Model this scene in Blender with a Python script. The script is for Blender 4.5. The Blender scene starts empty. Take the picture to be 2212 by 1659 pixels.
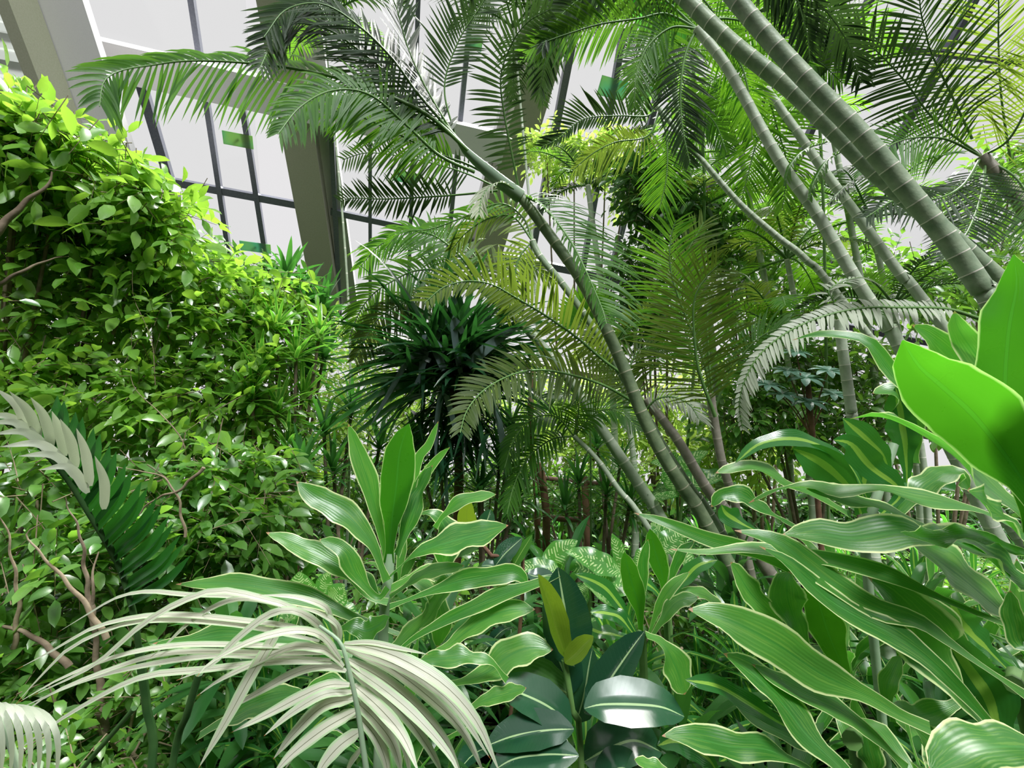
import bpy, math, random
import numpy as np
from mathutils import Vector

# ------------------------------------------------------------------ camera, sky, sun, exposure
SC = bpy.context.scene
COL = SC.collection
F, CX, CY = 1000.0, 1106.0, 829.5
PITCH = math.radians(12)
CAM = np.array([0.0, 0.0, 1.5])
RGT = np.array([1.0, 0, 0])
FWD = np.array([0, math.cos(PITCH), math.sin(PITCH)])
UPC = np.array([0, -math.sin(PITCH), math.cos(PITCH)])
Z = np.array([0, 0, 1.0])
cam = bpy.data.cameras.new('camera')
cam.sensor_width = 36; cam.lens = 36 * F / 2212
cam.clip_start = 0.02; cam.clip_end = 300
co = bpy.data.objects.new('camera', cam); COL.objects.link(co)
co.location = CAM; co.rotation_euler = (math.pi / 2 + PITCH, 0, 0)
SC.camera = co
w = bpy.data.worlds.new('sky'); SC.world = w; w.use_nodes = True
w.node_tree.nodes['Background'].inputs[0].default_value = (0.725, 0.715, 0.725, 1)
w.node_tree.nodes['Background'].inputs[1].default_value = 1.0
def sun(name, direction, energy, angle, col=(1, 1, 1)):
    s = bpy.data.lights.new(name, 'SUN'); s.energy = energy; s.angle = math.radians(angle); s.color = col
    o = bpy.data.objects.new(name, s); COL.objects.link(o)
    o.rotation_euler = Vector(direction).to_track_quat('-Z', 'Y').to_euler(); o.location = (0, 0, 20)
sun('sun', (-0.25, -0.45, -1.0), 11.0, 18, (1, 0.98, 0.94))      # daylight through the sloping glass ahead
sun('fill_sun', (-0.25, 0.75, -0.8), 3.7, 14, (0.97, 1, 1.0))  # added fill lamp from behind the viewer, brightens the plants
SC.view_settings.view_transform = 'Standard'; SC.view_settings.look = 'None'
SC.view_settings.gamma = 1; SC.view_settings.exposure = 0.15; SC.view_settings.use_curve_mapping = False
SC.cycles.max_bounces = 5; SC.cycles.diffuse_bounces = 3; SC.cycles.glossy_bounces = 2
SC.cycles.transmission_bounces = 3; SC.cycles.transparent_max_bounces = 8
SC.cycles.caustics_reflective = False; SC.cycles.caustics_refractive = False
rs = np.random.RandomState(7)
R = random.Random(5)

# ------------------------------------------------------------------ helpers
def norm(a): return a / (np.linalg.norm(a, axis=-1, keepdims=True) + 1e-9)
def P(px, py, d):
    "the point seen at that spot of the photograph, d metres ahead of the lens"
    return CAM + d * (FWD + (px - CX) / F * RGT - (py - CY) / F * UPC)
def pts(s, d0, d1=None):
    a = [tuple(float(v) for v in q.split(',')) for q in s.split()]
    n = len(a); d1 = d0 if d1 is None else d1
    return np.array([P(q[0], q[1], q[2] if len(q) > 2 else d0 + (d1 - d0) * i / max(1, n - 1)) for i, q in enumerate(a)])
def curve(p, m):
    "a smooth curve through p, m points evenly spread"
    p = np.asarray(p, float)
    if len(p) == 2: return p[0] + (p[1] - p[0]) * np.linspace(0, 1, m)[:, None]
    q = np.vstack([2 * p[0] - p[1], p, 2 * p[-1] - p[-2]]); out = []
    for i in range(1, len(q) - 2):
        t = np.linspace(0, 1, 12, endpoint=False)[:, None]
        a, b, c, d = q[i - 1], q[i], q[i + 1], q[i + 2]
        out.append(0.5 * (2 * b + (c - a) * t + (2 * a - 5 * b + 4 * c - d) * t ** 2 + (3 * b - a - 3 * c + d) * t ** 3))
    o = np.vstack(out + [q[-2][None]])
    s = np.concatenate([[0], np.cumsum(np.linalg.norm(np.diff(o, axis=0), axis=1))])
    u = np.linspace(0, s[-1], m)
    return np.stack([np.interp(u, s, o[:, k]) for k in range(3)], 1)

class MB:
    def __init__(s): s.v = []; s.f = []; s.a = []; s.n = 0
    def add(s, v, f, a):
        v = np.asarray(v, float).reshape(-1, 3); s.v.append(v); s.f.append(np.asarray(f, int).reshape(-1, 4) + s.n)
        s.a.append(np.asarray(a, float).reshape(-1, 3)); s.n += len(v)
    def build(s, name, mat, parent=None, smooth=True):
        v = np.vstack(s.v); f = np.vstack(s.f); a = np.vstack(s.a)
        me = bpy.data.meshes.new(name)
        me.vertices.add(len(v)); me.loops.add(f.size); me.polygons.add(len(f))
        me.vertices.foreach_set('co', v.ravel().astype(np.float32))
        me.loops.foreach_set('vertex_index', f.ravel().astype(np.int32))
        me.polygons.foreach_set('loop_start', np.arange(0, f.size, 4, dtype=np.int32))
        me.polygons.foreach_set('loop_total', np.full(len(f), 4, dtype=np.int32))
        me.polygons.foreach_set('use_smooth', np.full(len(f), smooth, dtype=bool))
        at = me.attributes.new('leaf', 'FLOAT_VECTOR', 'POINT')
        at.data.foreach_set('vector', a.ravel().astype(np.float32))
        me.materials.append(mat); me.update(); me.validate()
        o = bpy.data.objects.new(name, me); COL.objects.link(o)
        if parent is not None:
            o.parent = parent; o.location = (0, 0, 0) if parent.parent is not None else -np.array(parent.location)
        return o

def grid_faces(N, nu, nv):
    i = np.arange(nu - 1)[:, None] * nv + np.arange(nv - 1)[None]
    q = np.stack([i, i + 1, i + nv + 1, i + nv], -1).reshape(-1, 4)
    return (q[None] + (np.arange(N) * nu * nv)[:, None, None]).reshape(-1, 4)

PROF = {
 'strap': lambda u: np.interp(u, [0, .1, .28, .42, .6, .8, .92, .98, 1], [.34, .24, .42, .8, 1, .86, .5, .14, .02]),
 'long': lambda u: np.interp(u, [0, .2, .5, .8, 1], [.8, 1, .9, .55, .02]),
 'leaflet': lambda u: np.interp(u, [0, .12, .5, .8, 1], [.4, .9, 1, .6, .03]),
 'ovate': lambda u: np.interp(u, [0, .1, .25, .45, .65, .82, .93, 1], [.06, .5, .86, 1, .9, .58, .26, .02]),
 'broad': lambda u: np.interp(u, [0, .04, .15, .4, .65, .85, .95, 1], [.05, .3, .75, 1, .9, .6, .28, .02]),
}
def ribbons(mb, C, N0, W, prof, nv=3, fold=0.15, wave=0.0, rnd=None, wfreq=3.0, curl=0.0):
    "ribbons along the centre lines C (n,nu,3) with face normals about N0 (n,3)|(n,nu,3), half-width W/2"
    C = np.asarray(C, float); n, nu, _ = C.shape
    t = norm(np.gradient(C, axis=1))
    N0 = np.asarray(N0, float)
    if N0.ndim == 1: N0 = np.broadcast_to(N0, (n, 3))
    if N0.ndim == 2: N0 = np.broadcast_to(N0[:, None], (n, nu, 3))
    S = norm(np.cross(t, N0)); Nn = np.cross(S, t)
    u = np.linspace(0, 1, nu); v = np.linspace(-1, 1, nv)
    W = np.broadcast_to(np.asarray(W, float), (n,))
    hw = W[:, None, None] * PROF[prof](u)[None, :, None] / 2 * v[None, None]
    if rnd is None: rnd = rs.rand(n)
    ph = rs.rand(n, 1, 1) * 6.28
    sg = np.sign(v)[None, None]
    hw = hw * (1 + wave * 2.2 * np.sin(2 * math.pi * wfreq * .8 * u[None, :, None] + ph * 1.7 + sg * .8))
    off = fold * np.abs(hw) + wave * W[:, None, None] * np.abs(v)[None, None] ** 1.5 * PROF[prof](u)[None, :, None] * np.sin(2 * math.pi * wfreq * u[None, :, None] + ph + sg * 1.2)
    off = off - curl * np.abs(hw) * np.abs(v)[None, None] ** 2
    V = C[:, :, None] + S[:, :, None] * hw[..., None] + Nn[:, :, None] * off[..., None]
    A = np.stack(np.broadcast_arrays(rnd[:, None, None], u[None, :, None], v[None, None]), -1)
    mb.add(V, grid_faces(n, nu, nv), A)

def droopers(mb, O, T, Nrm, L, W, g, prof='leaflet', nu=6, nv=3, fold=0.15, wave=0.0, rnd=None, p=1.3, bend=None):
    "n blades starting at O along T that bow towards the ground by g"
    O = np.asarray(O, float); n = len(O); T = norm(np.broadcast_to(np.asarray(T, float), (n, 3)))
    u = np.linspace(0, 1, nu); g = np.broadcast_to(np.asarray(g, float), (n,)); L = np.broadcast_to(np.asarray(L, float), (n,))
    um = (u[1:] + u[:-1]) / 2
    d = T[:, None] - (g[:, None] * um[None] ** p)[..., None] * Z
    if bend is not None: d = d + (um[None] ** 2)[..., None] * np.asarray(bend)[:, None]
    d = norm(d) * (L / (nu - 1))[:, None, None]
    C = np.concatenate([np.zeros((n, 1, 3)), np.cumsum(d, 1)], 1) + O[:, None]
    ribbons(mb, C, Nrm, W, prof, nv, fold, wave, rnd)

def tube(mb, p, r, sides=8, along=None, rnd=0.5, cap=True):
    p = np.asarray(p, float); n = len(p); r = np.broadcast_to(np.asarray(r, float), (n,))
    t = norm(np.gradient(p, axis=0)); ref = np.array([0.3, 0.9, 0.31]) if abs(t[0][1]) < .8 else np.array([1.0, 0.1, .1])
    a = norm(np.cross(t, ref)); b = np.cross(t, a)
    th = np.linspace(0, 2 * math.pi, sides + 1)
    V = p[:, None] + r[:, None, None] * (np.cos(th)[None, :, None] * a[:, None] + np.sin(th)[None, :, None] * b[:, None])
    if along is None: along = np.concatenate([[0], np.cumsum(np.linalg.norm(np.diff(p, axis=0), axis=1))])
    A = np.stack(np.broadcast_arrays(np.full((1, 1), rnd), along[:, None], (th / 6.2832)[None]), -1)
    mb.add(V, grid_faces(1, n, sides + 1), A)
    if cap:
        for k in (0, n - 1):
            m = 4
            rr = np.linspace(1, 0.001, 2)
            V2 = p[k] + (V[k][None] - p[k]) * rr[:, None, None]
            A2 = np.stack(np.broadcast_arrays(np.full((2, 1), rnd), np.full((2, 1), along[k]), (th / 6.2832)[None]), -1)
            mb.add(V2, grid_faces(1, 2, sides + 1), A2)

def box(mb, a, b, side, up, w, h):
    "a beam from a to b, w wide along side, h along up"
    a, b = np.asarray(a, float), np.asarray(b, float)
    t = norm(b - a); s = norm(side - np.dot(side, t) * t); u = norm(np.cross(t, s)); u = u * np.sign(np.dot(u, up) or 1)
    c = [(-1, -1), (1, -1), (1, 1), (-1, 1)]
    V = [q + s * w / 2 * i + u * h / 2 * j for q in (a, b) for i, j in c]
    mb.add(V, [(0, 1, 2, 3), (4, 7, 6, 5), (0, 4, 5, 1), (1, 5, 6, 2), (2, 6, 7, 3), (3, 7, 4, 0)], [(0.5, 0, 0)] * 4 + [(0.5, 1, 0)] * 4)

def thing(name, label, cat, loc=(0, 0, 0), group=None):
    o = bpy.data.objects.new(name, None); COL.objects.link(o); o.location = loc; o.empty_display_size = .1
    o['label'] = label; o['category'] = cat
    if group: o['group'] = group
    return o
def tag(o, label, cat, group=None, kind=None):
    o['label'] = label; o['category'] = cat
    if group: o['group'] = group
    if kind: o['kind'] = kind
    return o
def struct(o, label=None):
    o['kind'] = 'structure'
    if label: o['label'] = label
    return o

# ------------------------------------------------------------------ materials
def nodes(name):
    m = bpy.data.materials.new(name); m.use_nodes = True; nt = m.node_tree; nt.nodes.clear()
    return m, nt, nt.nodes.new, nt.links.new
def mth(nt, op, a, b=None, c=None):
    n = nt.nodes.new('ShaderNodeMath'); n.operation = op
    for i, x in enumerate((a, b, c)):
        if x is None: continue
        if isinstance(x, (int, float)): n.inputs[i].default_value = x
        else: nt.links.new(x, n.inputs[i])
    return n.outputs[0]
def mix(nt, f, a, b, kind='MIX'):
    n = nt.nodes.new('ShaderNodeMix'); n.data_type = 'RGBA'; n.blend_type = kind
    for i, x in ((0, f), (6, a), (7, b)):
        if isinstance(x, (int, float)): n.inputs[i].default_value = x
        elif isinstance(x, tuple): n.inputs[i].default_value = x + (1,) if len(x) == 3 else x
        else: nt.links.new(x, n.inputs[i])
    return n.outputs[2]
def ramp(nt, f, stops):
    n = nt.nodes.new('ShaderNodeValToRGB'); nt.links.new(f, n.inputs[0]); e = n.color_ramp.elements
    while len(e) < len(stops): e.new(0.5)
    for k, (p, c) in zip(e, stops): k.position = p; k.color = c + (1,)
    return n.outputs[0]
def noise(nt, scale, detail=2, vec=None):
    n = nt.nodes.new('ShaderNodeTexNoise'); n.inputs['Scale'].default_value = scale; n.inputs['Detail'].default_value = detail
    if vec is not None: nt.links.new(vec, n.inputs['Vector'])
    else:
        g = nt.nodes.new('ShaderNodeTexCoord'); nt.links.new(g.outputs['Object'], n.inputs['Vector'])
    return n.outputs[0]

def leaf_mat(name, c0, c1, t0, trans=.4, rough=.34, margin=None, mw=.86, stripe=None, veins=0, patch=None, drops=0, tip=None, spec=.5, mid=None, streak=0):
    """c0..c1: the range of leaf colours, t0: colour of light that comes through, margin: colour of the edge, stripe: (colour, half width)
    along the middle, veins: side veins, patch: colour of pale flecks along the veins, tip: colour of dry tips"""
    m, nt, N, Lk = nodes(name)
    at = N('ShaderNodeAttribute'); at.attribute_name = 'leaf'
    sp = N('ShaderNodeSeparateXYZ'); Lk(at.outputs['Vector'], sp.inputs[0])
    rnd, u, v = sp.outputs
    av = mth(nt, 'ABSOLUTE', v)
    col = mix(nt, rnd, c0, c1)
    nz = noise(nt, 9, 3)
    col = mix(nt, mth(nt, 'MULTIPLY', nz, .5), col, tuple(x * .55 for x in c0))
    if streak:
        sv = N('ShaderNodeCombineXYZ'); Lk(mth(nt, 'MULTIPLY', u, 1.5), sv.inputs[0]); Lk(mth(nt, 'MULTIPLY', v, 5), sv.inputs[1]); Lk(mth(nt, 'MULTIPLY', rnd, 9), sv.inputs[2])
        col = mix(nt, mth(nt, 'MULTIPLY', mth(nt, 'GREATER_THAN', noise(nt, 2.5, 3, sv.outputs[0]), .56), streak), col, (c1[0] * 2.2, c1[1] * 1.35, c1[2] * 1.4))
    if stripe: col = mix(nt, mth(nt, 'LESS_THAN', av, stripe[1]), col, stripe[0])
    vu = mth(nt, 'SUBTRACT', mth(nt, 'MULTIPLY', u, max(veins, 12)), mth(nt, 'ADD', mth(nt, 'MULTIPLY', av, 2.2), mth(nt, 'MULTIPLY', noise(nt, 18, 2), .9)))
    fr = mth(nt, 'ABSOLUTE', mth(nt, 'SUBTRACT', mth(nt, 'FRACT', vu), .5))
    if patch:
        k = mth(nt, 'MULTIPLY', mth(nt, 'LESS_THAN', fr, mth(nt, 'MULTIPLY', noise(nt, 30, 2), .42)), mth(nt, 'GREATER_THAN', noise(nt, 55, 2), .47))
        k = mth(nt, 'MULTIPLY', k, mth(nt, 'LESS_THAN', av, .82))
        col = mix(nt, k, col, patch)
    if mid: col = mix(nt, mth(nt, 'LESS_THAN', av, .05), col, mid)
    if margin:
        wob = mth(nt, 'ADD', mw, mth(nt, 'MULTIPLY', mth(nt, 'SUBTRACT', noise(nt, 14, 2), .5), .14))
        mk = N('ShaderNodeMapRange'); Lk(av, mk.inputs[0]); Lk(wob, mk.inputs[1]); Lk(mth(nt, 'ADD', wob, .06), mk.inputs[2])
        col = mix(nt, mk.outputs[0], col, margin)
    if tip: col = mix(nt, mth(nt, 'MULTIPLY', mth(nt, 'GREATER_THAN', mth(nt, 'ADD', u, mth(nt, 'MULTIPLY', nz, .04)), 1.0), 1.0), col, tip)
    tcol = mix(nt, .55, col, t0)
    tc2 = mix(nt, 1.0, tcol, (1.6, 1.6, 1.6), 'MULTIPLY')
    pr = N('ShaderNodeBsdfPrincipled'); Lk(col, pr.inputs['Base Color'])
    rg = mth(nt, 'ADD', rough, mth(nt, 'MULTIPLY', mth(nt, 'SUBTRACT', noise(nt, 30, 2), .5), .2)); Lk(rg, pr.inputs['Roughness'])
    pr.inputs['Specular IOR Level'].default_value = spec
    tr = N('ShaderNodeBsdfTranslucent'); Lk(tc2, tr.inputs[0])
    ms = N('ShaderNodeMixShader'); ms.inputs[0].default_value = trans
    Lk(pr.outputs[0], ms.inputs[1]); Lk(tr.outputs[0], ms.inputs[2])
    h = mth(nt, 'MULTIPLY', mth(nt, 'LESS_THAN', av, .05), -.8)
    if veins: h = mth(nt, 'ADD', h, mth(nt, 'MULTIPLY', mth(nt, 'LESS_THAN', fr, .12), -.35))
    else: h = mth(nt, 'ADD', h, mth(nt, 'MULTIPLY', mth(nt, 'SINE', mth(nt, 'MULTIPLY', v, 34)), .07))
    if drops:
        vo = N('ShaderNodeTexVoronoi'); vo.inputs['Scale'].default_value = 170
        tc = N('ShaderNodeTexCoord'); Lk(tc.outputs['Object'], vo.inputs['Vector'])
        dd = mth(nt, 'MULTIPLY', mth(nt, 'LESS_THAN', vo.outputs['Distance'], .28), mth(nt, 'GREATER_THAN', noise(nt, 60, 2), .57))
        h = mth(nt, 'ADD', h, mth(nt, 'MULTIPLY', dd, drops))
    bp = N('ShaderNodeBump'); bp.inputs['Strength'].default_value = .45; bp.inputs['Distance'].default_value = .002
    Lk(h, bp.inputs['Height']); Lk(bp.outputs[0], pr.inputs['Normal'])
    o = N('ShaderNodeOutputMaterial'); Lk(ms.outputs[0], o.inputs[0])
    return m

def plain(name, c0, c1=None, rough=.6, scale=8, bump=.3, metal=0, spec=.4):
    m, nt, N, Lk = nodes(name)
    nz = noise(nt, scale, 5)
    pr = N('ShaderNodeBsdfPrincipled'); pr.inputs['Roughness'].default_value = rough; pr.inputs['Metallic'].default_value = metal
    pr.inputs['Specular IOR Level'].default_value = spec
    Lk(ramp(nt, nz, [(.3, c0), (.7, c1 or c0)]), pr.inputs['Base Color'])
    if bump:
        bp = N('ShaderNodeBump'); bp.inputs['Strength'].default_value = bump; bp.inputs['Distance'].default_value = .01
        Lk(nz, bp.inputs['Height']); Lk(bp.outputs[0], pr.inputs['Normal'])
    o = N('ShaderNodeOutputMaterial'); Lk(pr.outputs[0], o.inputs[0])
    return m

def stem_mat(name, c0, c1, ring, rough=.5):
    "ringed palm stem: along counts the nodes"
    m, nt, N, Lk = nodes(name)
    at = N('ShaderNodeAttribute'); at.attribute_name = 'leaf'
    sp = N('ShaderNodeSeparateXYZ'); Lk(at.outputs['Vector'], sp.inputs[0])
    fr = mth(nt, 'FRACT', sp.outputs[1])
    base = ramp(nt, noise(nt, 22, 5), [(.3, c0), (.72, c1)])
    base = mix(nt, mth(nt, 'MULTIPLY', mth(nt, 'POWER', fr, 3), .12), base, tuple(min(1, x * 1.6) for x in c1))
    wob = mth(nt, 'MULTIPLY', noise(nt, 60, 2), .035)
    k = mth(nt, 'LESS_THAN', fr, mth(nt, 'ADD', .035, wob))
    col = mix(nt, k, base, ring)
    pr = N('ShaderNodeBsdfPrincipled'); pr.inputs['Roughness'].default_value = rough; Lk(col, pr.inputs['Base Color'])
    bp = N('ShaderNodeBump'); bp.inputs['Strength'].default_value = .3; bp.inputs['Distance'].default_value = .004
    Lk(mth(nt, 'ADD', noise(nt, 70, 4), k), bp.inputs['Height']); Lk(bp.outputs[0], pr.inputs['Normal'])
    o = N('ShaderNodeOutputMaterial'); Lk(pr.outputs[0], o.inputs[0])
    return m

M = {}
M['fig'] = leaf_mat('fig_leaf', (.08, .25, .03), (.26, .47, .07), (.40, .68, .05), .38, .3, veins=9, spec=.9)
M['fig_dark'] = leaf_mat('fig_leaf_shade', (.05, .18, .03), (.17, .34, .06), (.30, .6, .04), .36, .3, veins=9, spec=.9)  # darker copy of the fig leaf, shade put into its colour
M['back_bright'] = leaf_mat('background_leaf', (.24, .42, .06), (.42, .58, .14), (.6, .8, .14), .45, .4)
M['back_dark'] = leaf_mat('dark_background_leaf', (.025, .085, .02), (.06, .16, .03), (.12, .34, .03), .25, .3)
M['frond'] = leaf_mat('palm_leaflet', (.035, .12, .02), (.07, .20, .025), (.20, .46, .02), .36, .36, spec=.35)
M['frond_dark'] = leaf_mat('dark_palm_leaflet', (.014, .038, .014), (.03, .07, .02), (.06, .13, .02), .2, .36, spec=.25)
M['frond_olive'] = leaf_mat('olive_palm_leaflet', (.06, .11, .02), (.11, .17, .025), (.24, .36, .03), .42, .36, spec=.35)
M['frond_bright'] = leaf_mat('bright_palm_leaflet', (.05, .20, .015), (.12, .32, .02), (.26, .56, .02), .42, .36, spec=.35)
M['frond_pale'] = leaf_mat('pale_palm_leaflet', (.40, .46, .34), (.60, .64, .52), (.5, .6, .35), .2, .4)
M['frond_grey'] = leaf_mat('grey_green_palm_leaflet', (.50, .51, .41), (.66, .65, .54), (.45, .55, .22), .2, .42, margin=(.40, .54, .32), mw=.66, mid=(.14, .14, .09), tip=(.35, .13, .04))
M['frond_lush'] = leaf_mat('deep_green_palm_leaflet', (.012, .075, .015), (.025, .13, .02), (.05, .30, .02), .22, .22, spec=.7)
M['corn'] = leaf_mat('corn_plant_leaf', (.03, .18, .022), (.13, .36, .06), (.12, .55, .02), .32, .36, margin=(.74, .82, .40), mw=.86, drops=1.5, tip=(.4, .2, .1), spec=.7, mid=(.06, .24, .04), streak=.25)
M['corn_back'] = leaf_mat('corn_plant_leaf_lit_through', (.022, .13, .010), (.045, .18, .012), (.10, .46, .01), .44, .3, stripe=((.012, .07, .01), .07), margin=(.6, .78, .3), mw=.92, mid=(.03, .16, .02))  # copy of the corn leaf with the backlit look put into its colours
M['corn_stripe'] = leaf_mat('striped_corn_leaf', (.025, .14, .03), (.05, .22, .04), (.12, .5, .03), .35, .22, stripe=((.28, .48, .07), .2), spec=.65)
M['dracaena'] = leaf_mat('dracaena_leaf', (.025, .11, .03), (.07, .22, .05), (.12, .45, .04), .3, .22, spec=.7)
M['song'] = leaf_mat('yellow_edged_dracaena_leaf', (.05, .20, .03), (.10, .30, .04), (.2, .6, .04), .35, .26, margin=(.38, .55, .12), mw=.6, spec=.6)
M['pandan'] = leaf_mat('dark_strap_leaf', (.010, .045, .022), (.03, .10, .035), (.06, .28, .03), .22, .22, spec=.6)
M['pandan_grey'] = leaf_mat('drooping_grey_leaf', (.10, .15, .15), (.16, .22, .20), (.1, .2, .1), .12, .3)
M['dieff'] = leaf_mat('dumb_cane_leaf', (.05, .20, .04), (.11, .32, .06), (.2, .6, .05), .35, .28, veins=17, patch=(.52, .66, .30))
M['rubber'] = leaf_mat('rubber_plant_leaf', (.012, .06, .03), (.03, .11, .05), (.04, .2, .03), .1, .2, veins=22, mid=(.35, .5, .25), drops=2.0, spec=.8)
M['rubber_new'] = leaf_mat('young_rubber_plant_leaf', (.12, .21, .015), (.19, .29, .02), (.30, .46, .02), .38, .3, mid=(.14, .22, .02))
M['rubber_back'] = leaf_mat('rubber_leaf_underside', (.05, .14, .03), (.08, .2, .04), (.1, .4, .02), .3, .35, mid=(.3, .42, .12))
M['umbrella'] = leaf_mat('umbrella_tree_leaf', (.10, .20, .16), (.17, .30, .23), (.12, .4, .1), .2, .3)
M['broad'] = leaf_mat('broad_leaf_lit_through', (.05, .24, .03), (.08, .30, .04), (.12, .5, .05), .4, .35, veins=16)
M['stem'] = stem_mat('ringed_palm_stem', (.16, .24, .14), (.30, .37, .24), (.80, .75, .66))
M['stem_dark'] = stem_mat('dark_ringed_palm_stem', (.08, .12, .06), (.16, .21, .11), (.38, .36, .26))
M['stem_pale'] = stem_mat('pale_ringed_palm_stem', (.34, .42, .29), (.48, .54, .42), (.82, .80, .70))
M['stem_brown'] = stem_mat('brown_ringed_palm_stem', (.20, .18, .14), (.33, .30, .25), (.46, .40, .34))
M['green_stalk'] = plain('green_stalk', (.09, .20, .05), (.16, .30, .09), .4, 15, .1)
M['dark_stalk'] = plain('dark_green_stalk', (.03, .09, .025), (.06, .14, .04), .4, 15, .1)
M['pale_stalk'] = plain('pale_stalk', (.22, .34, .20), (.34, .45, .30), .4, 15, .1)
M['shaft'] = plain('palm_crown_shaft', (.10, .17, .10), (.22, .31, .20), .45, 6, .15)
M['twig'] = plain('twig', (.16, .12, .07), (.30, .24, .16), .7, 30, .3)
M['bark'] = plain('bark', (.10, .07, .045), (.24, .19, .13), .8, 14, .8)
M['red_bark'] = plain('peeling_red_bark', (.13, .06, .04), (.30, .17, .10), .8, 10, .9)
M['wood'] = plain('fence_wood', (.14, .07, .05), (.24, .13, .09), .6, 12, .5)
M['soil'] = plain('dark_soil', (.003, .003, .002), (.008, .007, .005), .95, 3, .8, spec=0)
M['rear'] = plain('dark_light_block', (.05, .06, .04), (.08, .09, .06), .8, 3, .1, spec=.1)  # for the added wall and roof that hold back light
M['steel'] = plain('painted_steel', (.80, .78, .80), (.84, .82, .84), .45, 90, .04)
M['steel_dark'] = plain('grey_green_steel', (.38, .39, .28), (.43, .44, .33), .5, 60, .04)
M['bar'] = plain('glazing_bar_metal', (.16, .17, .22), (.22, .23, .28), .35, 40, .02, .3)
M['clad'] = plain('ribbed_cladding', (.50, .52, .48), (.56, .58, .54), .5, 3, .02)
M['white_pipe'] = plain('white_pipe', (.6, .6, .6), (.66, .66, .66), .4, 10, 0)
def glass_mat():
    m, nt, N, Lk = nodes('greenhouse_glass')
    tr = N('ShaderNodeBsdfTransparent'); tr.inputs[0].default_value = (.97, .975, .97, 1)
    gl = N('ShaderNodeBsdfGlossy'); gl.inputs['Roughness'].default_value = .02
    fr = N('ShaderNodeFresnel'); fr.inputs[0].default_value = 1.12
    ms = N('ShaderNodeMixShader'); Lk(fr.outputs[0], ms.inputs[0]); Lk(tr.outputs[0], ms.inputs[1]); Lk(gl.outputs[0], ms.inputs[2])
    o = N('ShaderNodeOutputMaterial'); Lk(ms.outputs[0], o.inputs[0]); return m
M['glass'] = glass_mat()
def card_mat():
    m, nt, N, Lk = nodes('translucent_green_card')
    c = ramp(nt, noise(nt, 3, 2), [(.35, (.22, .52, .36)), (.65, (.36, .55, .24))])
    d = N('ShaderNodeBsdfDiffuse'); t = N('ShaderNodeBsdfTranslucent'); Lk(c, d.inputs[0]); Lk(c, t.inputs[0])
    ms = N('ShaderNodeMixShader'); ms.inputs[0].default_value = .5; Lk(d.outputs[0], ms.inputs[1]); Lk(t.outputs[0], ms.inputs[2])
    o = N('ShaderNodeOutputMaterial'); Lk(ms.outputs[0], o.inputs[0]); return m
M['card'] = card_mat()

# ------------------------------------------------------------------ the glasshouse
AZ, SL = math.radians(-17), math.radians(40)
HD = np.array([math.cos(AZ), -math.sin(AZ) * 1.0, 0])            # level direction in the glass slope
DN = np.array([math.sin(AZ) * math.cos(SL), math.cos(AZ) * math.cos(SL), -math.sin(SL)])   # down the slope
PN = norm(np.cross(HD, DN)); PN = PN * (1 if np.dot(PN, CAM - P(700, 440, 9)) > 0 else -1)
PO = P(700, 440, 9.0)
def Q(px, py, lift=0.0):
    "where the glass slope is seen at that spot of the photograph"
    r = P(px, py, 1) - CAM
    return CAM + r * (np.dot(PO - CAM, PN) / np.dot(r, PN)) + PN * lift
def bar(mb, x0, y0, x1, y1, wpx, depth=.12, lift=.06):
    a, b = Q(x0, y0, lift), Q(x1, y1, lift)
    d = np.dot((a + b) / 2 - CAM, FWD)
    box(mb, a, b, np.cross(PN, b - a), PN, wpx * d / F, depth)
ground_mb = MB(); g = np.linspace(-70, 70, 30)
gx, gy = np.meshgrid(g, g); ground_mb.add(np.stack([gx, gy, gx * 0], -1), grid_faces(1, 30, 30), np.zeros((900, 3)))
struct(ground_mb.build('floor', M['soil']), 'dark soil floor of the planting bed')
# bays of glass between the columns; each bay is a window with its glazing bars
BAYS = [((-60, -120), (-60, 700), (585, 700), (520, -120), [(300, 150, 420, 560, 17), (408, -60, 505, 600, 10), (522, 200, 590, 640, 10)], [(360, 388, 640, 440, 15)]),
        ((600, -120), (730, 700), (1040, 700), (1230, -120), [(712, 180, 735, 680, 9), (800, 260, 800, 690, 7), (905, -60, 880, 680, 8), (1024, -60, 952, 690, 9)], [(715, 455, 1050, 525, 12)]),
        ((1230, -120), (1050, 700), (2500, 760), (2700, -120), [(1262, -60, 1120, 690, 14), (1345, 60, 1240, 680, 11), (1455, 60, 1290, 690, 11), (1700, -60, 1420, 700, 12), (1900, -60, 1560, 700, 12), (2130, -60, 1720, 700, 12)], [(1050, 545, 2300, 800, 12), (1240, 20, 2300, 150, 12)])]
for i, (a, b, c, d, vb, hb) in enumerate(BAYS):
    q = np.array([Q(*a), Q(*b), Q(*c), Q(*d)])
    m = MB(); t = PN * .006
    v = np.vstack([q - t, q + t]); m.add(v, [(0, 1, 2, 3), (7, 6, 5, 4), (0, 4, 5, 1), (1, 5, 6, 2), (2, 6, 7, 3), (3, 7, 4, 0)], np.zeros((8, 3)))
    wo = struct(m.build('window_%d' % (i + 1), M['glass'], None, False), ('sloping glass bay left of the pale rafter', 'sloping glass bay between the two deep rafters', 'sloping glass bay behind the palms at the right')[i])
    for x in vb: m = MB(); bar(m, *x); m.build('glazing_bar', M['bar'], wo, False)
    for x in hb: m = MB(); bar(m, *x, .1, .05); m.build('transom', M['bar'], wo, False)
# lower level wall glass below the slope, far behind the plants
m = MB(); bar(m, 330, 640, 2400, 1010, 16, .15); struct(m.build('trim_1', M['steel_dark'], None, False), 'eaves rail under the glass slope')
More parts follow.
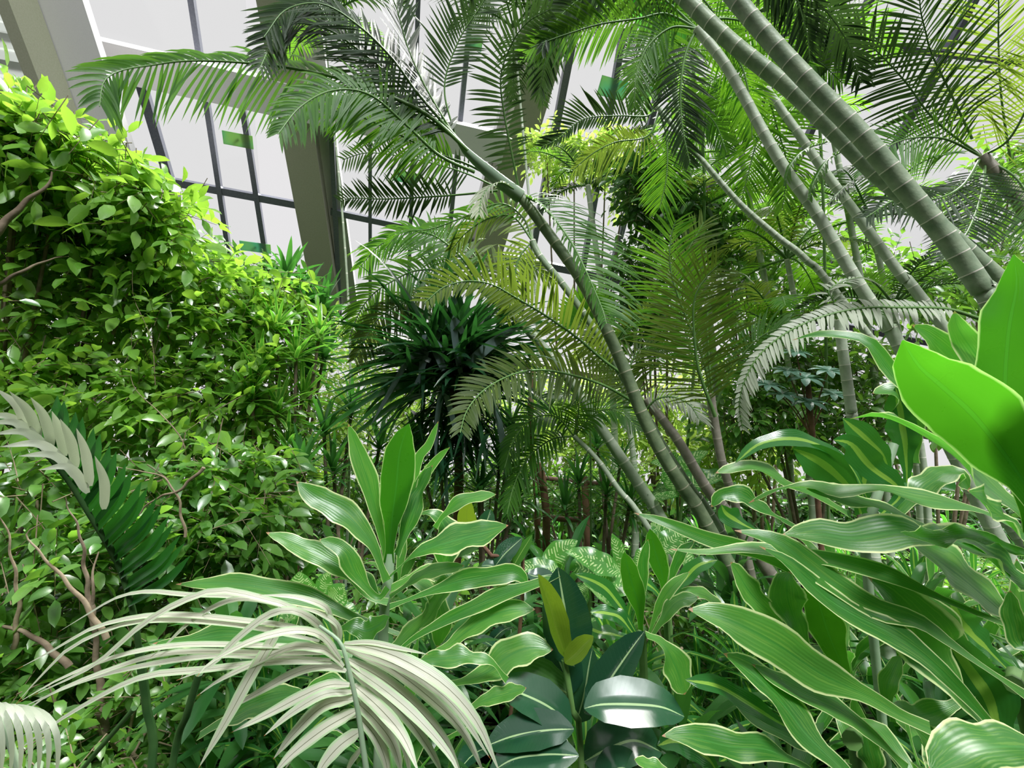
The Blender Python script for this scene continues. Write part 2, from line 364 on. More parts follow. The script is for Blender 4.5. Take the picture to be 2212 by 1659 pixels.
# two deep steel columns: grey green inner face, lit side put into the paler flange
def column(n, xs, label):
    (x0, y0, w0, x1, y1, w1, s0, s1) = xs
    r = MB(); dep = .45
    for (xa, ya, wa, xb, yb, wb, m_, mb2) in ((x0, y0, w0, x1, y1, w1, 0, 0),):
        a, b = Q(xa, ya, .25), Q(xb, yb, .25)
        da, db = np.dot(a - CAM, FWD), np.dot(b - CAM, FWD)
        s = norm(np.cross(PN, b - a))
        wa_, wb_ = wa * da / F, wb * db / F
        V = []
        for p, ww in ((a, wa_), (b, wb_)):
            V += [p - s * ww / 2 - PN * .3, p + s * ww / 2 - PN * .3, p + s * ww / 2 + PN * .15, p - s * ww / 2 + PN * .15]
        r.add(V, [(0, 1, 2, 3), (4, 7, 6, 5), (0, 4, 5, 1), (1, 5, 6, 2), (2, 6, 7, 3), (3, 7, 4, 0)], np.zeros((8, 3)))
    o = struct(r.build(n, M['steel_dark'], None, False), label)
    f = MB()
    a, b = Q(x0 + s0, y0, -.2), Q(x1 + s1, y1, -.2)
    d = np.dot((a + b) / 2 - CAM, FWD)
    box(f, a, b, np.cross(PN, b - a), PN, .34, .25)
    f.build('flange', M['steel'], o, False)
column('trim_2', (590, -100, 82, 712, 660, 50, 55, 42), 'deep steel rafter between the two left glass bays')
column('trim_3', (1230, -100, 74, 1040, 560, 62, -40, -18), 'deep steel rafter behind the tall leaning palm')
# big purlin across the bays
m = MB(); a, b = Q(120, 95, .3), Q(1080, 312, .3); box(m, a, b, DN, PN, .5, .35)
struct(m.build('trim_4', M['steel'], None, False), 'pale purlin beam crossing behind the palm fronds')
# the near rafter at the left: light and shade put into pale web, darker flange
m = MB(); a, b = P(70, -160, 5.2), P(300, 520, 6.6)
fr = norm(np.cross(b - a, FWD)); to = norm(np.cross(fr, b - a))
box(m, a, b, fr, to, .66, .10)
lo = struct(m.build('trim_5', M['steel'], None, False), 'large pale steel rafter at the top left')
m = MB(); a2, b2 = P(-24, -160, 5.0), P(238, 540, 6.4); box(m, a2, b2, fr, to, .15, .40); m.build('flange', M['steel_dark'], lo, False)
# ribbed cladding beyond it
m = MB(); A0, B0 = P(-260, -40, 6.5), P(330, 90, 8.2); C0 = P(-260, 420, 6.5)
xx = norm(B0 - A0); zz = norm(C0 - A0); nn = norm(np.cross(xx, zz)); n = 140
kk = np.linspace(0, 3.4, n); row = (np.clip(np.sin(kk * 2 * math.pi / .42) * 2.2, -1, 1) * .035)
V = np.stack([np.stack([A0 + zz * k + nn * o_ + xx * e for e in (0, 2.1)]) for k, o_ in zip(kk, row)])
m.add(V, grid_faces(1, n, 2), np.zeros((n * 2, 3)))
struct(m.build('wall_left', M['clad'], None, False), 'pale ribbed wall panel at the far left')
# added unseen wall and roof strip behind the viewer, to hold back light
m = MB(); box(m, (-14, -8, 2.9), (16, -8, 2.9), Z, np.array([0, 1., 0]), 6.0, .3); struct(m.build('wall_light_block', M['rear'], None, False), 'added dark wall behind the viewer, unseen, holding back light')
m = MB(); box(m, (-14, -6.7, 5.9), (16, -6.7, 5.9), np.array([0, 1., 0]), Z, 2.6, .2); struct(m.build('ceiling_light_block', M['rear'], None, False), 'added solid roof strip behind the viewer, unseen, holding back light')
# green cards fixed by the glazing bars
for (x, y, ww, hh, lab) in [(518, 299, 58, 28, 'green card beside the glazing bar below the long drooping frond'), (555, 529, 60, 22, 'green card low on the glazing bar above the left shrubs'),
                           (1318, 189, 62, 38, 'largest green card, above the white-gapped frond right of the central rafter'), (876, 379, 50, 24, 'green card seen through fronds left of the palm crown'),
                           (1388, 200, 34, 30, 'small pale green card right of the largest card'), (1022, 92, 36, 26, 'brownish green card by the bar at the top centre')]:
    m = MB(); c = Q(x, y, .12); d = np.dot(c - CAM, FWD); box(m, c - HD * ww * d / F / 2, c + HD * ww * d / F / 2, DN, PN, hh * d / F * .95, .02)
    o = tag(m.build('hanging_card', M['card'], None, False), lab, 'card', 'green cards on the glazing')
    m = MB(); box(m, c - PN * .2, c, DN, HD, .03, .03); m.build('bracket', M['bar'], o, False)

# ------------------------------------------------------------------ hand placed strap-leaved plants
def strap(parent, mat, wpx, path, d0, d1=None, kind='strap', tilt=.45, wave=.05, roll=0.0, fold=.18, name='leaf', nu=26, nv=7, label=None, wf=None):
    "a leaf from base to tip through spots of the photograph; wpx its seen width"
    p = pts(path, d0, d1); C = curve(p, nu)
    view = norm(CAM - C)
    t = norm(np.gradient(C, axis=0))
    n = view * (1 - tilt) + Z * tilt
    n = norm(n - np.sum(n * t, 1, keepdims=True) * t)
    rl = R.uniform(.15, .4) * np.sin(np.linspace(0, R.uniform(3, 6), nu) + R.uniform(0, 6)) if wave else np.zeros(nu)
    sx = np.cross(t, n); n = n * np.cos(rl)[:, None] + sx * np.sin(rl)[:, None]
    if roll:
        s = np.cross(t, n); n = n * math.cos(roll) + s * math.sin(roll)
    vv = norm(view - np.sum(view * t, 1, keepdims=True) * t)
    c = max(.45, float(np.mean(np.abs(np.sum(n * vv, 1)))))
    d = float(np.mean((C - CAM) @ FWD))
    mb = MB(); ribbons(mb, C[None], n[None], wpx * d / F / c * .9, kind, nv, fold, wave, None, wf or R.uniform(2.5, 5))
    o = mb.build(name, M[mat] if isinstance(mat, str) else mat, parent)
    if label: o['label'] = label
    return o
def stalk(parent, mat, path, r, name='stem', n=24, d0=1, to_ground=False, rpx=None, sides=8, taper=1.0):
    p = pts(path, d0) if isinstance(path, str) else np.asarray(path)
    if to_ground:
        e = p[-1] + (p[-1] - p[-2]) * .4; e[2] = -.03; p = np.vstack([p, e])
    c = curve(p, n); mb = MB(); tube(mb, c, np.linspace(r * taper, r, n), sides)
    return mb.build(name, M[mat], parent)

# --- corn plants on the right, nearest the lens
def corn(label, base, leaves, stem=None, group=None, cat='plant', name='corn_plant'):
    t = thing(name, label, cat, tuple(base), group)
    for L in leaves:
        strap(t, *L[:4], **(L[4] if len(L) > 4 else {}))
    if stem: stalk(t, *stem[0], **stem[1])
    return t
g0 = P(2300, 1300, .85); g0[2] = 0
corn('tall corn plant at the right edge with huge backlit leaf blades', g0, [
 ('corn_back', 118, '2240,1180 2196,1000 2172,860 2178,720 2196,620 2190,550', .80, dict(d1=.80, tilt=.05, kind='strap', wave=.035)),
 ('corn_back', 170, '2290,1170 2190,1010 2105,900 2030,830 1985,790 1950,735', .78, dict(d1=.72, tilt=.15, wave=.02)),
 ('corn', 66, '2230,960 2165,850 2110,770 2070,710 2062,672', .95, dict(tilt=.35)),
 ('corn', 66, '2220,930 2130,850 2070,780 2010,725 1970,702', .98, dict(tilt=.3)),
 ('corn', 30, '2260,1180 2150,1040 2060,950 1990,870 1930,805 1880,742 1815,724 1760,722 1712,735', .84, dict(d1=1.0, tilt=.5, wave=.08)),
 ('corn', 76, '2290,1200 2212,1115 2130,1050 2046,975 1945,915 1890,900 1836,905', .80, dict(d1=.92, tilt=.66, wave=.05)),
 ('corn', 60, '2300,1230 2212,1160 2130,1090 2090,1060', .75, dict(tilt=.5, wave=.1)),
 ('corn', 46, '2260,1330 2212,1395 2190,1345 2182,1275', .72, dict(tilt=.3, wave=.06)),
 ('corn', 74, '2290,1290 2200,1250 2120,1195 2042,1164 1995,1160', .85, dict(tilt=.5)),
 ('corn_back', 38, '2290,1240 2212,1197 2096,1157 2012,1165 1945,1150', .80, dict(tilt=.5, wave=.1)),
], (('green_stalk', [P(2240, 1130, .8), P(2300, 1240, .85), g0], .018), {}))
g1 = P(1880, 1500, 1.75); g1[2] = 0
corn('dark green corn plant with yellow-striped blades behind the large leaves at the right', g1, [
 ('corn_stripe', 84, '1860,1110 1840,1060 1775,1000 1712,968', 1.35, dict(tilt=.2, wave=.03)),
 ('corn_stripe', 66, '1905,1110 1945,1063 1877,1005 1840,960 1800,950', 1.3, dict(tilt=.25)),
 ('corn_stripe', 56, '1925,1040 1907,985 1860,938 1820,903', 1.4, dict(tilt=.25)),
 ('corn_stripe', 34, '1880,1090 1830,1000 1740,952 1650,955 1588,1000', 1.35, dict(tilt=.5, wave=.06)),
 ('corn', 34, '1830,1110 1770,1075 1702,1048 1658,1022 1607,1009 1546,1022', 1.35, dict(tilt=.5)),
 ('corn', 36, '1720,1140 1650,1100 1600,1068 1560,1070 1536,1095', 1.3, dict(tilt=.35, wave=.1)),
 ('corn_stripe', 44, '1640,1150 1600,1130 1570,1110 1558,1090', 1.25, dict(tilt=.3)),
 ('corn_stripe', 62, '1960,1050 1955,960 1945,890 1935,835', 1.5, dict(tilt=.1)),
 ('corn', 60, '1975,1000 1975,900 1940,850 1885,850', 1.5, dict(tilt=.35)),
 ('corn_stripe', 60, '1900,1110 1985,1070 2040,1040 2070,1035', 1.4, dict(tilt=.45, wave=.08)),
 ('corn', 56, '1920,1130 2000,1050 2060,1020 2095,1060', 1.3, dict(tilt=.45, wave=.06)),
 ('corn_stripe', 50, '1870,1120 1865,1060 1875,1010 1905,990', 1.45, dict(tilt=.1)),
], (('pale_stalk', [P(1930, 960, 1.45), P(1880, 1120, 1.4), P(1870, 1200, 1.45), g1], .014), {}))
g2 = P(2230, 1560, 1.1); g2[2] = 0
corn('corn plant at the right whose long cream-edged leaves stream leftward across the middle', g2, [
 ('corn', 36, '2300,1190 2212,1150 2113,1104 1978,1077 1894,1056 1810,1066 1742,1053 1675,1060 1617,1087', .90, dict(d1=1.1, tilt=.66, wave=.09)),
 ('corn', 50, '2050,1165 2000,1140 1928,1107 1843,1083 1742,1056', .95, dict(d1=1.05, tilt=.66)),
 ('corn', 56, '2180,1240 2096,1175 2012,1166 1945,1150 1843,1163 1776,1155 1688,1156', .85, dict(d1=.95, tilt=.6, wave=.05)),
 ('corn', 36, '1900,1330 1750,1250 1640,1195 1540,1166 1440,1130 1370,1108', .95, dict(d1=1.05, tilt=.15, wave=.05)),
 ('corn', 34, '2290,1400 2212,1366 2046,1298 1928,1247 1843,1220 1776,1204 1708,1197 1617,1187 1523,1193 1445,1186', .85, dict(d1=1.0, tilt=.5, wave=.07)),
 ('corn', 54, '2240,1520 2181,1480 2046,1386 1978,1342 1894,1315 1810,1268 1742,1217 1675,1167 1587,1146', .82, dict(d1=.95, tilt=.45, wave=.06)),
 ('corn', 62, '2200,1630 2100,1520 2012,1430 1928,1372 1843,1328 1776,1285 1708,1220 1640,1180', .80, dict(d1=.92, tilt=.45)),
 ('corn', 84, '2230,1640 2150,1590 2100,1540 2019,1420 1978,1352 1928,1285 1874,1247', .86, dict(d1=.95, tilt=.62, wave=.04)),
 ('corn', 66, '2250,1410 2198,1352 2150,1310 2080,1251 2012,1200 1940,1148', .86, dict(d1=.95, tilt=.64)),
 ('corn_stripe', 112, '2210,1690 2165,1600 2130,1500 2070,1410 2040,1350', .98, dict(tilt=.2)),
 ('corn', 50, '2110,1450 2060,1370 2025,1320 1990,1285', 1.0, dict(tilt=.4, wave=.06)),
 ('corn_stripe', 70, '2180,1450 2130,1400 2080,1350 2050,1290', 1.05, dict(tilt=.4)),
 ('corn', 48, '2100,1500 2040,1530 1980,1545 1932,1518', .95, dict(tilt=.4, wave=.06)),
 ('corn', 62, '2090,1690 2040,1650 2005,1600 1975,1570', .9, dict(tilt=.3)),
 ('corn', 120, '2330,1640 2220,1615 2110,1620 2010,1668', .58, dict(tilt=.5, wave=.04)),
], (('green_stalk', [P(2190, 1480, .9), P(2220, 1560, 1.0), g2], .016), {}))
g3 = P(1880, 1800, 1.15); g3[2] = 0
corn('low corn plant at lower right whose widest dark leaf ends in a dry tip', g3, [
 ('corn', 98, '2010,1575 1945,1545 1877,1504 1776,1457 1675,1390 1573,1338 1487,1316', .80, dict(d1=.84, tilt=.15, wave=.03)),
 ('corn', 78, '1880,1720 1810,1653 1742,1588 1691,1521 1624,1453 1563,1412', .78, dict(d1=.84, tilt=.55, wave=.03)),
 ('corn_stripe', 50, '1770,1600 1700,1570 1640,1535 1556,1485 1480,1468', .86, dict(tilt=.35)),
 ('corn', 54, '1800,1700 1740,1659 1657,1620 1573,1612 1490,1592 1430,1590', .80, dict(tilt=.62, wave=.06)),
 ('corn', 50, '1960,1660 1877,1582 1810,1535 1708,1487 1624,1435', .84, dict(tilt=.4)),
 ('corn', 80, '1745,1430 1732,1380 1705,1310 1700,1260 1708,1235', .95, dict(tilt=.6, wave=.04)),
 ('corn_back', 80, '1840,1490 1820,1440 1790,1370 1765,1290 1750,1250', .98, dict(tilt=.1, wave=.03)),
 ('corn', 56, '1700,1370 1675,1335 1624,1285 1595,1240 1578,1214', .95, dict(tilt=.35)),
 ('corn', 40, '1930,1560 1915,1495 1930,1450 1945,1415', .98, dict(tilt=.3)),
 ('corn', 40, '1840,1660 1720,1600 1640,1560 1575,1500 1540,1490', .9, dict(tilt=.4)),
 ('corn', 56, '1895,1700 1885,1650 1872,1600 1870,1570', .9, dict(tilt=.2)),
 ('corn', 34, '1470,1690 1420,1660 1390,1650 1370,1640', .75, dict(tilt=.4)),
 ('corn_stripe', 60, '1560,1690 1530,1640 1470,1600 1420,1610', .95, dict(tilt=.4)),
], (('green_stalk', [P(1840, 1600, .85), P(1860, 1680, .95), g3], .016), {}))

# --- the corn plant in the centre with the upright backlit blade
g4 = P(828, 1600, 1.25); g4[2] = 0
corn('corn plant left of centre with one upright glowing leaf and arching cream-edged leaves', g4, [
 ('corn_back', 82, '840,1215 846,1130 856,1050 862,985 872,945 884,915', 1.12, dict(tilt=.02, wave=.02)),
 ('corn', 46, '835,1220 818,1130 800,1060 782,1000 752,915', 1.15, dict(tilt=.1, wave=.06)),
 ('corn', 26, '862,1190 882,1080 905,990 925,962 947,910', 1.2, dict(tilt=.1, wave=.06)),
 ('corn', 26, '866,1190 885,1090 930,1010 950,985 972,966', 1.2, dict(tilt=.15, wave=.06)),
 ('corn', 50, '858,1200 872,1160 905,1070 935,1005', 1.18, dict(tilt=.65)),
 ('corn', 62, '835,1255 800,1170 740,1105 685,1075 640,1040', 1.08, dict(tilt=.3, wave=.04)),
 ('corn', 46, '838,1270 815,1290 770,1240 745,1190 690,1165', 1.05, dict(tilt=.2, wave=.08)),
 ('corn', 50, '838,1300 800,1290 750,1235 690,1200 620,1168 575,1150', 1.1, dict(tilt=.35)),
 ('corn', 48, '840,1250 892,1202 943,1180 1010,1160 1060,1148 1098,1135', 1.0, dict(tilt=.66, wave=.05)),
 ('corn', 32, '842,1290 909,1244 960,1230 1003,1222', 1.05, dict(tilt=.4)),
 ('corn', 44, '842,1310 900,1290 973,1262 1027,1250 1110,1238 1145,1270', 1.0, dict(tilt=.35, wave=.07)),
 ('corn', 36, '838,1430 892,1379 959,1342 1044,1301 1145,1265 1213,1244', .98, dict(tilt=.45, wave=.07)),
 ('corn', 50, '915,1440 940,1410 976,1389 1027,1350 1061,1332 1100,1318 1156,1316', .98, dict(tilt=.4, wave=.05)),
 ('corn', 52, '845,1285 880,1250 930,1280 950,1330 945,1400', 1.15, dict(tilt=.55)),
 ('corn', 56, '845,1275 905,1240 960,1250 930,1330 860,1400 830,1440', 1.1, dict(tilt=.6, wave=.08)),
 ('corn', 30, '832,1330 818,1300 790,1250 740,1222', 1.15, dict(tilt=.3)),
 ('corn_back', 46, '720,1370 753,1352 797,1362 841,1332', .95, dict(tilt=.5, wave=.08)),
 ('corn', 42, '1095,1470 1060,1430 1010,1420 976,1420 902,1428', .88, dict(tilt=.4, wave=.1)),
 ('corn', 66, '955,1485 1044,1457 1094,1420 1140,1400 1195,1403', .92, dict(tilt=.5, wave=.05)),
 ('corn', 40, '1000,1540 1044,1514 1090,1500 1137,1486', .88, dict(tilt=.4)),
 ('corn', 34, '940,1140 960,1112 1000,1082 1072,1068', 1.25, dict(tilt=.35, wave=.05)),
 ('corn', 60, '880,1120 930,1110 965,1150 960,1230', 1.3, dict(tilt=.5)),
], (('pale_stalk', [P(843, 1195, 1.13), P(838, 1260, 1.12), P(828, 1340, 1.13), P(826, 1440, 1.15), g4], .013), {}))

# --- rubber plant in the foreground
g5 = P(1262, 1760, 1.0); g5[2] = 0
t = thing('rubber_plant', 'rubber plant in the bottom centre with oval dark leaves and a lime new leaf', 'plant', tuple(g5))
for L in [
 ('rubber', 104, '1262,1530 1300,1522 1370,1522 1430,1528 1478,1548', .88, dict(tilt=.45)),
 ('rubber', 84, '1262,1540 1290,1510 1330,1450 1365,1400 1392,1364', .95, dict(tilt=.4)),
 ('rubber', 118, '1240,1440 1232,1400 1222,1330 1205,1225', .98, dict(tilt=.1)),
 ('rubber_back', 84, '1232,1500 1190,1480 1140,1455 1085,1462', .95, dict(tilt=.3)),
 ('rubber', 92, '1235,1570 1190,1530 1130,1500 1062,1478', .90, dict(tilt=.45)),
 ('rubber', 84, '1240,1575 1180,1578 1110,1590 1048,1612', .85, dict(tilt=.5)),
 ('rubber', 80, '1250,1632 1180,1630 1110,1640 1055,1672', .82, dict(tilt=.5)),
 ('rubber', 110, '1262,1645 1310,1620 1370,1600 1430,1625', .95, dict(tilt=.45)),
 ('rubber', 90, '1235,1500 1222,1460 1205,1420 1190,1380', 1.02, dict(tilt=.3)),
 ('rubber', 76, '1245,1560 1262,1500 1272,1440 1280,1400', 1.03, dict(tilt=.3)),
 ('rubber', 84, '1200,1700 1170,1670 1120,1680 1080,1720', .85, dict(tilt=.5)),
 ('rubber', 80, '1290,1700 1340,1660 1400,1690', .9, dict(tilt=.5))]:
    strap(t, *L[:4], kind='broad', wave=.0, fold=.25, **L[4])
strap(t, 'rubber_new', 50, '1222,1420 1205,1370 1188,1310 1162,1240', .93, kind='broad', tilt=.05, roll=.5, fold=.7, wave=0, label='folded lime green new leaf')
strap(t, 'rubber_new', 46, '1220,1432 1245,1410 1262,1392 1282,1374', .92, kind='broad', tilt=.3, wave=0, fold=.4, label='small yellow green leaf')
stalk(t, 'green_stalk', [P(1219, 1425, .93), P(1228, 1480, .93), P(1240, 1560, .93), P(1256, 1660, .93), g5], .0065)

# second rubber plant behind, left of centre
g6 = P(1060, 1330, 1.9); g6[2] = 0
t = thing('rubber_plant', 'smaller rubber plant with grey-green oval leaves on a reddish twig, above the foreground one', 'plant', tuple(g6))
for L in [('rubber_new', 48, '1025,1165 1012,1140 1008,1110 1016,1082', 1.35, dict(tilt=.05)), ('rubber', 40, '1040,1150 1052,1125 1060,1100', 1.4, dict(tilt=.3)),
          ('rubber', 46, '1070,1222 1092,1195 1128,1162', 1.35, dict(tilt=.45)), ('rubber_back', 26, '1105,1230 1125,1195 1150,1155', 1.35, dict(tilt=.1)),
          ('rubber', 30, '1080,1232 1060,1222 1040,1222', 1.35, dict(tilt=.45)), ('rubber_back', 34, '1075,1215 1060,1225 1030,1228', 1.4, dict(tilt=.3)),
          ('rubber_back', 40, '1040,1175 980,1190 930,1225', 1.35, dict(tilt=.3)), ('rubber', 36, '1140,1240 1160,1245 1195,1240', 1.35, dict(tilt=.4))]:
    strap(t, *L[:4], kind='broad', wave=0, **L[4])
stalk(t, 'red_bark', [P(1028, 1160, 1.38), P(1075, 1215, 1.36), P(1130, 1265, 1.4), g6], .006)

# --- young dracaenas right of the rubber plant
g7 = P(1390, 1560, 1.5); g7[2] = 0
corn('young dracaena with upright dark green blades just right of the rubber plant', g7, [
 ('corn_back', 50, '1385,1372 1380,1310 1362,1250 1348,1192', 1.15, dict(tilt=.05, kind='strap', wave=.01)),
 ('corn', 28, '1385,1340 1388,1270 1390,1210 1400,1165', 1.2, dict(tilt=.2, wave=.03)),
 ('corn_stripe', 34, '1378,1375 1340,1310 1300,1265 1242,1240', 1.12, dict(tilt=.4)),
 ('corn_stripe', 38, '1375,1378 1340,1335 1310,1325 1275,1322', 1.1, dict(tilt=.4)),
 ('corn', 28, '1400,1375 1420,1320 1445,1275 1490,1235', 1.12, dict(tilt=.3, wave=.03)),
 ('corn', 36, '1405,1380 1435,1335 1465,1300 1510,1290', 1.1, dict(tilt=.4)),
 ('corn', 62, '1395,1372 1430,1390 1455,1430 1480,1500', 1.05, dict(tilt=.5)),
 ('corn_stripe', 38, '1370,1380 1320,1370 1290,1365 1262,1350', 1.15, dict(tilt=.5)),
], (('green_stalk', [P(1388, 1360, 1.15), P(1390, 1440, 1.2), g7], .011), {}), name='dracaena_plant')
g8 = P(1440, 1400, 2.0); g8[2] = 0
corn('young dracaena behind the cream-edged leaf tips with one broad upright blade', g8, [
 ('corn_back', 46, '1438,1300 1430,1240 1415,1190 1404,1142', 1.35, dict(tilt=.05, wave=.01)),
 ('dieff', 40, '1355,1270 1345,1225 1335,1190 1322,1152', 1.5, dict(tilt=.2, kind='broad')),
 ('corn_stripe', 34, '1445,1300 1480,1250 1510,1220 1550,1210', 1.3, dict(tilt=.4)),
 ('corn', 34, '1440,1300 1475,1280 1530,1290 1560,1330', 1.3, dict(tilt=.5)),
 ('corn_stripe', 30, '1435,1300 1410,1270 1370,1250 1340,1260', 1.35, dict(tilt=.5)),
 ('corn', 26, '1440,1280 1460,1220 1475,1190 1500,1170', 1.4, dict(tilt=.2)),
], (('green_stalk', [P(1438, 1290, 1.35), P(1440, 1350, 1.5), g8], .010), {}), name='dracaena_plant')

# --- dumb canes with flecked leaves
def dumb_cane(label, px, py, d, leaves, group=None):
    g = P(px, py + 120, d * 1.1); g[2] = 0
    t = thing('dumb_cane', label, 'plant', tuple(g), group)
    for L in leaves: strap(t, 'dieff', *L[:3], kind='broad', wave=.03, **(L[3] if len(L) > 3 else {}))
    stalk(t, 'green_stalk', [P(px, py, d), P(px, py + 60, d * 1.03), g], .011)
    return t
dumb_cane('dumb cane with pale flecked leaves behind the tall rubber plant leaf', 1270, 1265, 1.5, [
 (54, '1215,1245 1195,1215 1215,1190 1248,1168', 1.45), (50, '1340,1235 1290,1215 1255,1200 1222,1193', 1.4), (48, '1330,1255 1290,1240 1250,1225 1230,1230', 1.45),
 (40, '1215,1240 1180,1228 1145,1225 1110,1230', 1.4), (56, '1290,1270 1330,1265 1375,1270 1400,1290', 1.4), (50, '1270,1265 1250,1290 1235,1320', 1.4, dict(tilt=.6)),
 (46, '1260,1260 1310,1290 1350,1330', 1.35, dict(tilt=.6))])
dumb_cane('dumb cane with bright leaves in front of the foot of the leaning palm stems', 1440, 1170, 1.9, [
 (50, '1425,1190 1455,1165 1480,1150 1500,1148', 1.8), (44, '1440,1190 1470,1200 1500,1230', 1.8, dict(tilt=.5)), (44, '1430,1185 1400,1200 1370,1230', 1.8, dict(tilt=.5)),
 (40, '1435,1180 1425,1150 1405,1130', 1.9)])
dumb_cane('dumb cane with veined bright green leaf left of the central corn plant', 690, 1290, 1.7, [
 (60, '690,1310 665,1290 650,1265 645,1235', 1.6, dict(tilt=.3)), (54, '695,1310 725,1290 745,1262', 1.6), (50, '690,1315 640,1320 600,1350', 1.6, dict(tilt=.6)),
 (46, '695,1315 740,1320 775,1345', 1.6, dict(tilt=.6)), (44, '690,1305 700,1265 712,1235', 1.65)])
dumb_cane('dumb cane with large pale-veined leaves right of the main palm stem', 1465, 1060, 3.2, [
 (44, '1465,1060 1450,1030 1430,1005 1405,1000', 3.1), (50, '1465,1060 1480,1020 1500,990 1530,975', 3.1), (44, '1465,1055 1440,1065 1410,1080', 3.1, dict(tilt=.6)),
 (50, '1470,1060 1510,1040 1545,1030 1575,1040', 3.0), (40, '1465,1050 1462,1010 1455,975', 3.2)])

# --- the foreground feather palm, bottom left
g9 = P(810, 1900, .95); g9[2] = 0
t = thing('feather_palm', 'grey-green feather palm frond arching leftward across the bottom left corner', 'palm', tuple(g9))
FG = [(15, '692,1362 640,1318 574,1295 473,1276 388,1302 304,1352 203,1437 68,1504'), (13, '660,1330 590,1302 506,1295 422,1335 355,1396 325,1420'),
 (12, '650,1316 520,1290 405,1285 321,1278 253,1291 186,1329 125,1366'), (13, '700,1370 620,1352 540,1342 405,1329 304,1332 203,1356 118,1403 34,1447'),
 (13, '690,1385 506,1349 304,1342 169,1389 101,1447 34,1521'), (17, '714,1376 670,1335 625,1318 574,1332 506,1386 456,1437 381,1470'),
 (17, '736,1425 700,1378 658,1362 608,1366 540,1386 456,1430 425,1462'), (19, '742,1440 710,1408 675,1399 625,1399 540,1437 473,1470 425,1504'),
 (22, '748,1450 700,1440 641,1453 557,1497 486,1537'), (24, '755,1480 710,1480 658,1501 574,1545 500,1582'), (13, '700,1400 574,1395 405,1393 270,1413 135,1464 34,1521'),
 (13, '710,1412 540,1410 371,1410 236,1447 101,1504 17,1571'), (14, '715,1425 574,1420 473,1416 338,1433 202,1464 101,1504 27,1538'),
 (15, '718,1432 600,1430 439,1447 304,1464 169,1531 68,1599 10,1645'), (24, '612,1338 580,1396 540,1464 490,1555 429,1659'),
 (30, '770,1535 700,1575 630,1630 585,1680'), (30, '778,1580 735,1610 700,1650 680,1690'), (28, '765,1510 700,1525 640,1580 590,1640'), (28, '782,1620 760,1650 745,1690'),
 (30, '742,1392 800,1400 870,1425 960,1480 1030,1560 1080,1670'), (26, '748,1402 830,1435 920,1500 1000,1580 1050,1680'), (28, '752,1425 830,1470 900,1530 960,1600 1000,1680'),
 (26, '758,1450 830,1505 890,1565 940,1640 960,1690'), (26, '764,1480 820,1530 870,1590 905,1670'), (26, '770,1515 815,1560 850,1610 870,1680'), (24, '776,1550 810,1590 832,1640 840,1690'),
 (22, '747,1398 815,1420 900,1460 985,1530 1060,1640'), (22, '755,1438 830,1490 900,1550 970,1630 1000,1690'), (20, '767,1498 825,1550 870,1610 890,1690'), (22, '774,1545 720,1560 660,1600 610,1670'), (20, '760,1495 700,1500 630,1540 570,1590'), (12, '744,1390 800,1388 860,1400 925,1414'), (14, '730,1380 715,1340 700,1310 640,1290 560,1285'), (13, '735,1385 728,1350 690,1325 640,1310')]
mb = MB()
for wpx, path in FG:
    C = curve(pts(path, .85, .85 + R.uniform(-.12, .1)), 18)
    view = norm(CAM - C); tt = norm(np.gradient(C, axis=0)); n = norm(view * .6 + Z * .4); n = norm(n - np.sum(n * tt, 1, keepdims=True) * tt)
    ribbons(mb, C[None], n[None], wpx * .85 / F * 1.05, 'leaflet', 5, .22, 0, np.array([R.random()]))
fo = mb.build('frond', M['frond_grey'], t)
stalk(fo, 'pale_stalk', [P(690, 1352, .81), P(735, 1388, .80), P(752, 1440, .79), P(772, 1530, .79), P(788, 1640, .79), P(800, 1720, .80)], .0055, name='rachis', taper=.5)
stalk(t, 'pale_stalk', [P(800, 1700, .86), P(808, 1780, .9), g9], .008, name='petiole')

# --- pinnate palm reaching in at the left edge
def pinnate(mb, C, L, n=46, side=(1, 1), ang=(75, 30), droop=.5, wc=.6, V=.25, wid=.03, u0=.12, gap=1, nu=7, jit=.12, nv=3, gather=0.0, Nh=None, fill=.78):
    "leaflets in two ranks along the midrib C. L: (right, left) length; ang: from the base to the tip; wc: how much the face turns to the lens"
    n = max(14, int(n * .62)); m = len(C); t = norm(np.gradient(C, axis=0)); u = np.linspace(u0, .985, n)
    wid = min(wid, fill * float(np.sum(np.linalg.norm(np.diff(C, axis=0), axis=1))) * (1 - u0) / n)
    if gather: u = u0 + (.985 - u0) * ((np.floor(np.arange(n) / gather) * gather + (np.arange(n) % gather) * .45) / n)
    idx = u * (m - 1); i0 = np.clip(idx.astype(int), 0, m - 2); fr = (idx - i0)[:, None]
    p = C[i0] * (1 - fr) + C[i0 + 1] * fr; tt = norm(t[i0] * (1 - fr) + t[i0 + 1] * fr)
    hint = norm(CAM - p) * wc + (Z if Nh is None else np.asarray(Nh, float)) * (1 - wc)
    nn = norm(hint - np.sum(hint * tt, 1, keepdims=True) * tt); s = np.cross(tt, nn)
    A = np.radians(np.interp(u, [u0, .35, 1], [ang[0], (ang[0] + ang[1]) / 2 + 8, ang[1]]))
    env = np.interp(u, [u0, u0 + .12, .45, .8, 1], [.55, .85, 1, .72, .32])
    for sg, Ls in ((1, L[0]), (-1, L[1])):
        if Ls <= 0: continue
        a = A + rs.randn(n) * jit * .5
        T = np.cos(a)[:, None] * tt + np.sin(a)[:, None] * (s * sg * math.cos(V) + nn * math.sin(V)) + rs.randn(n, 3) * jit * .4
        le = Ls * env * (1 + rs.randn(n) * .06)
        droopers(mb, p, T, nn + s * sg * -.3, le, wid * (.75 + .25 * env), droop * (1 + rs.randn(n) * .15), 'leaflet', nu, nv, .2, 0, rs.rand(n))
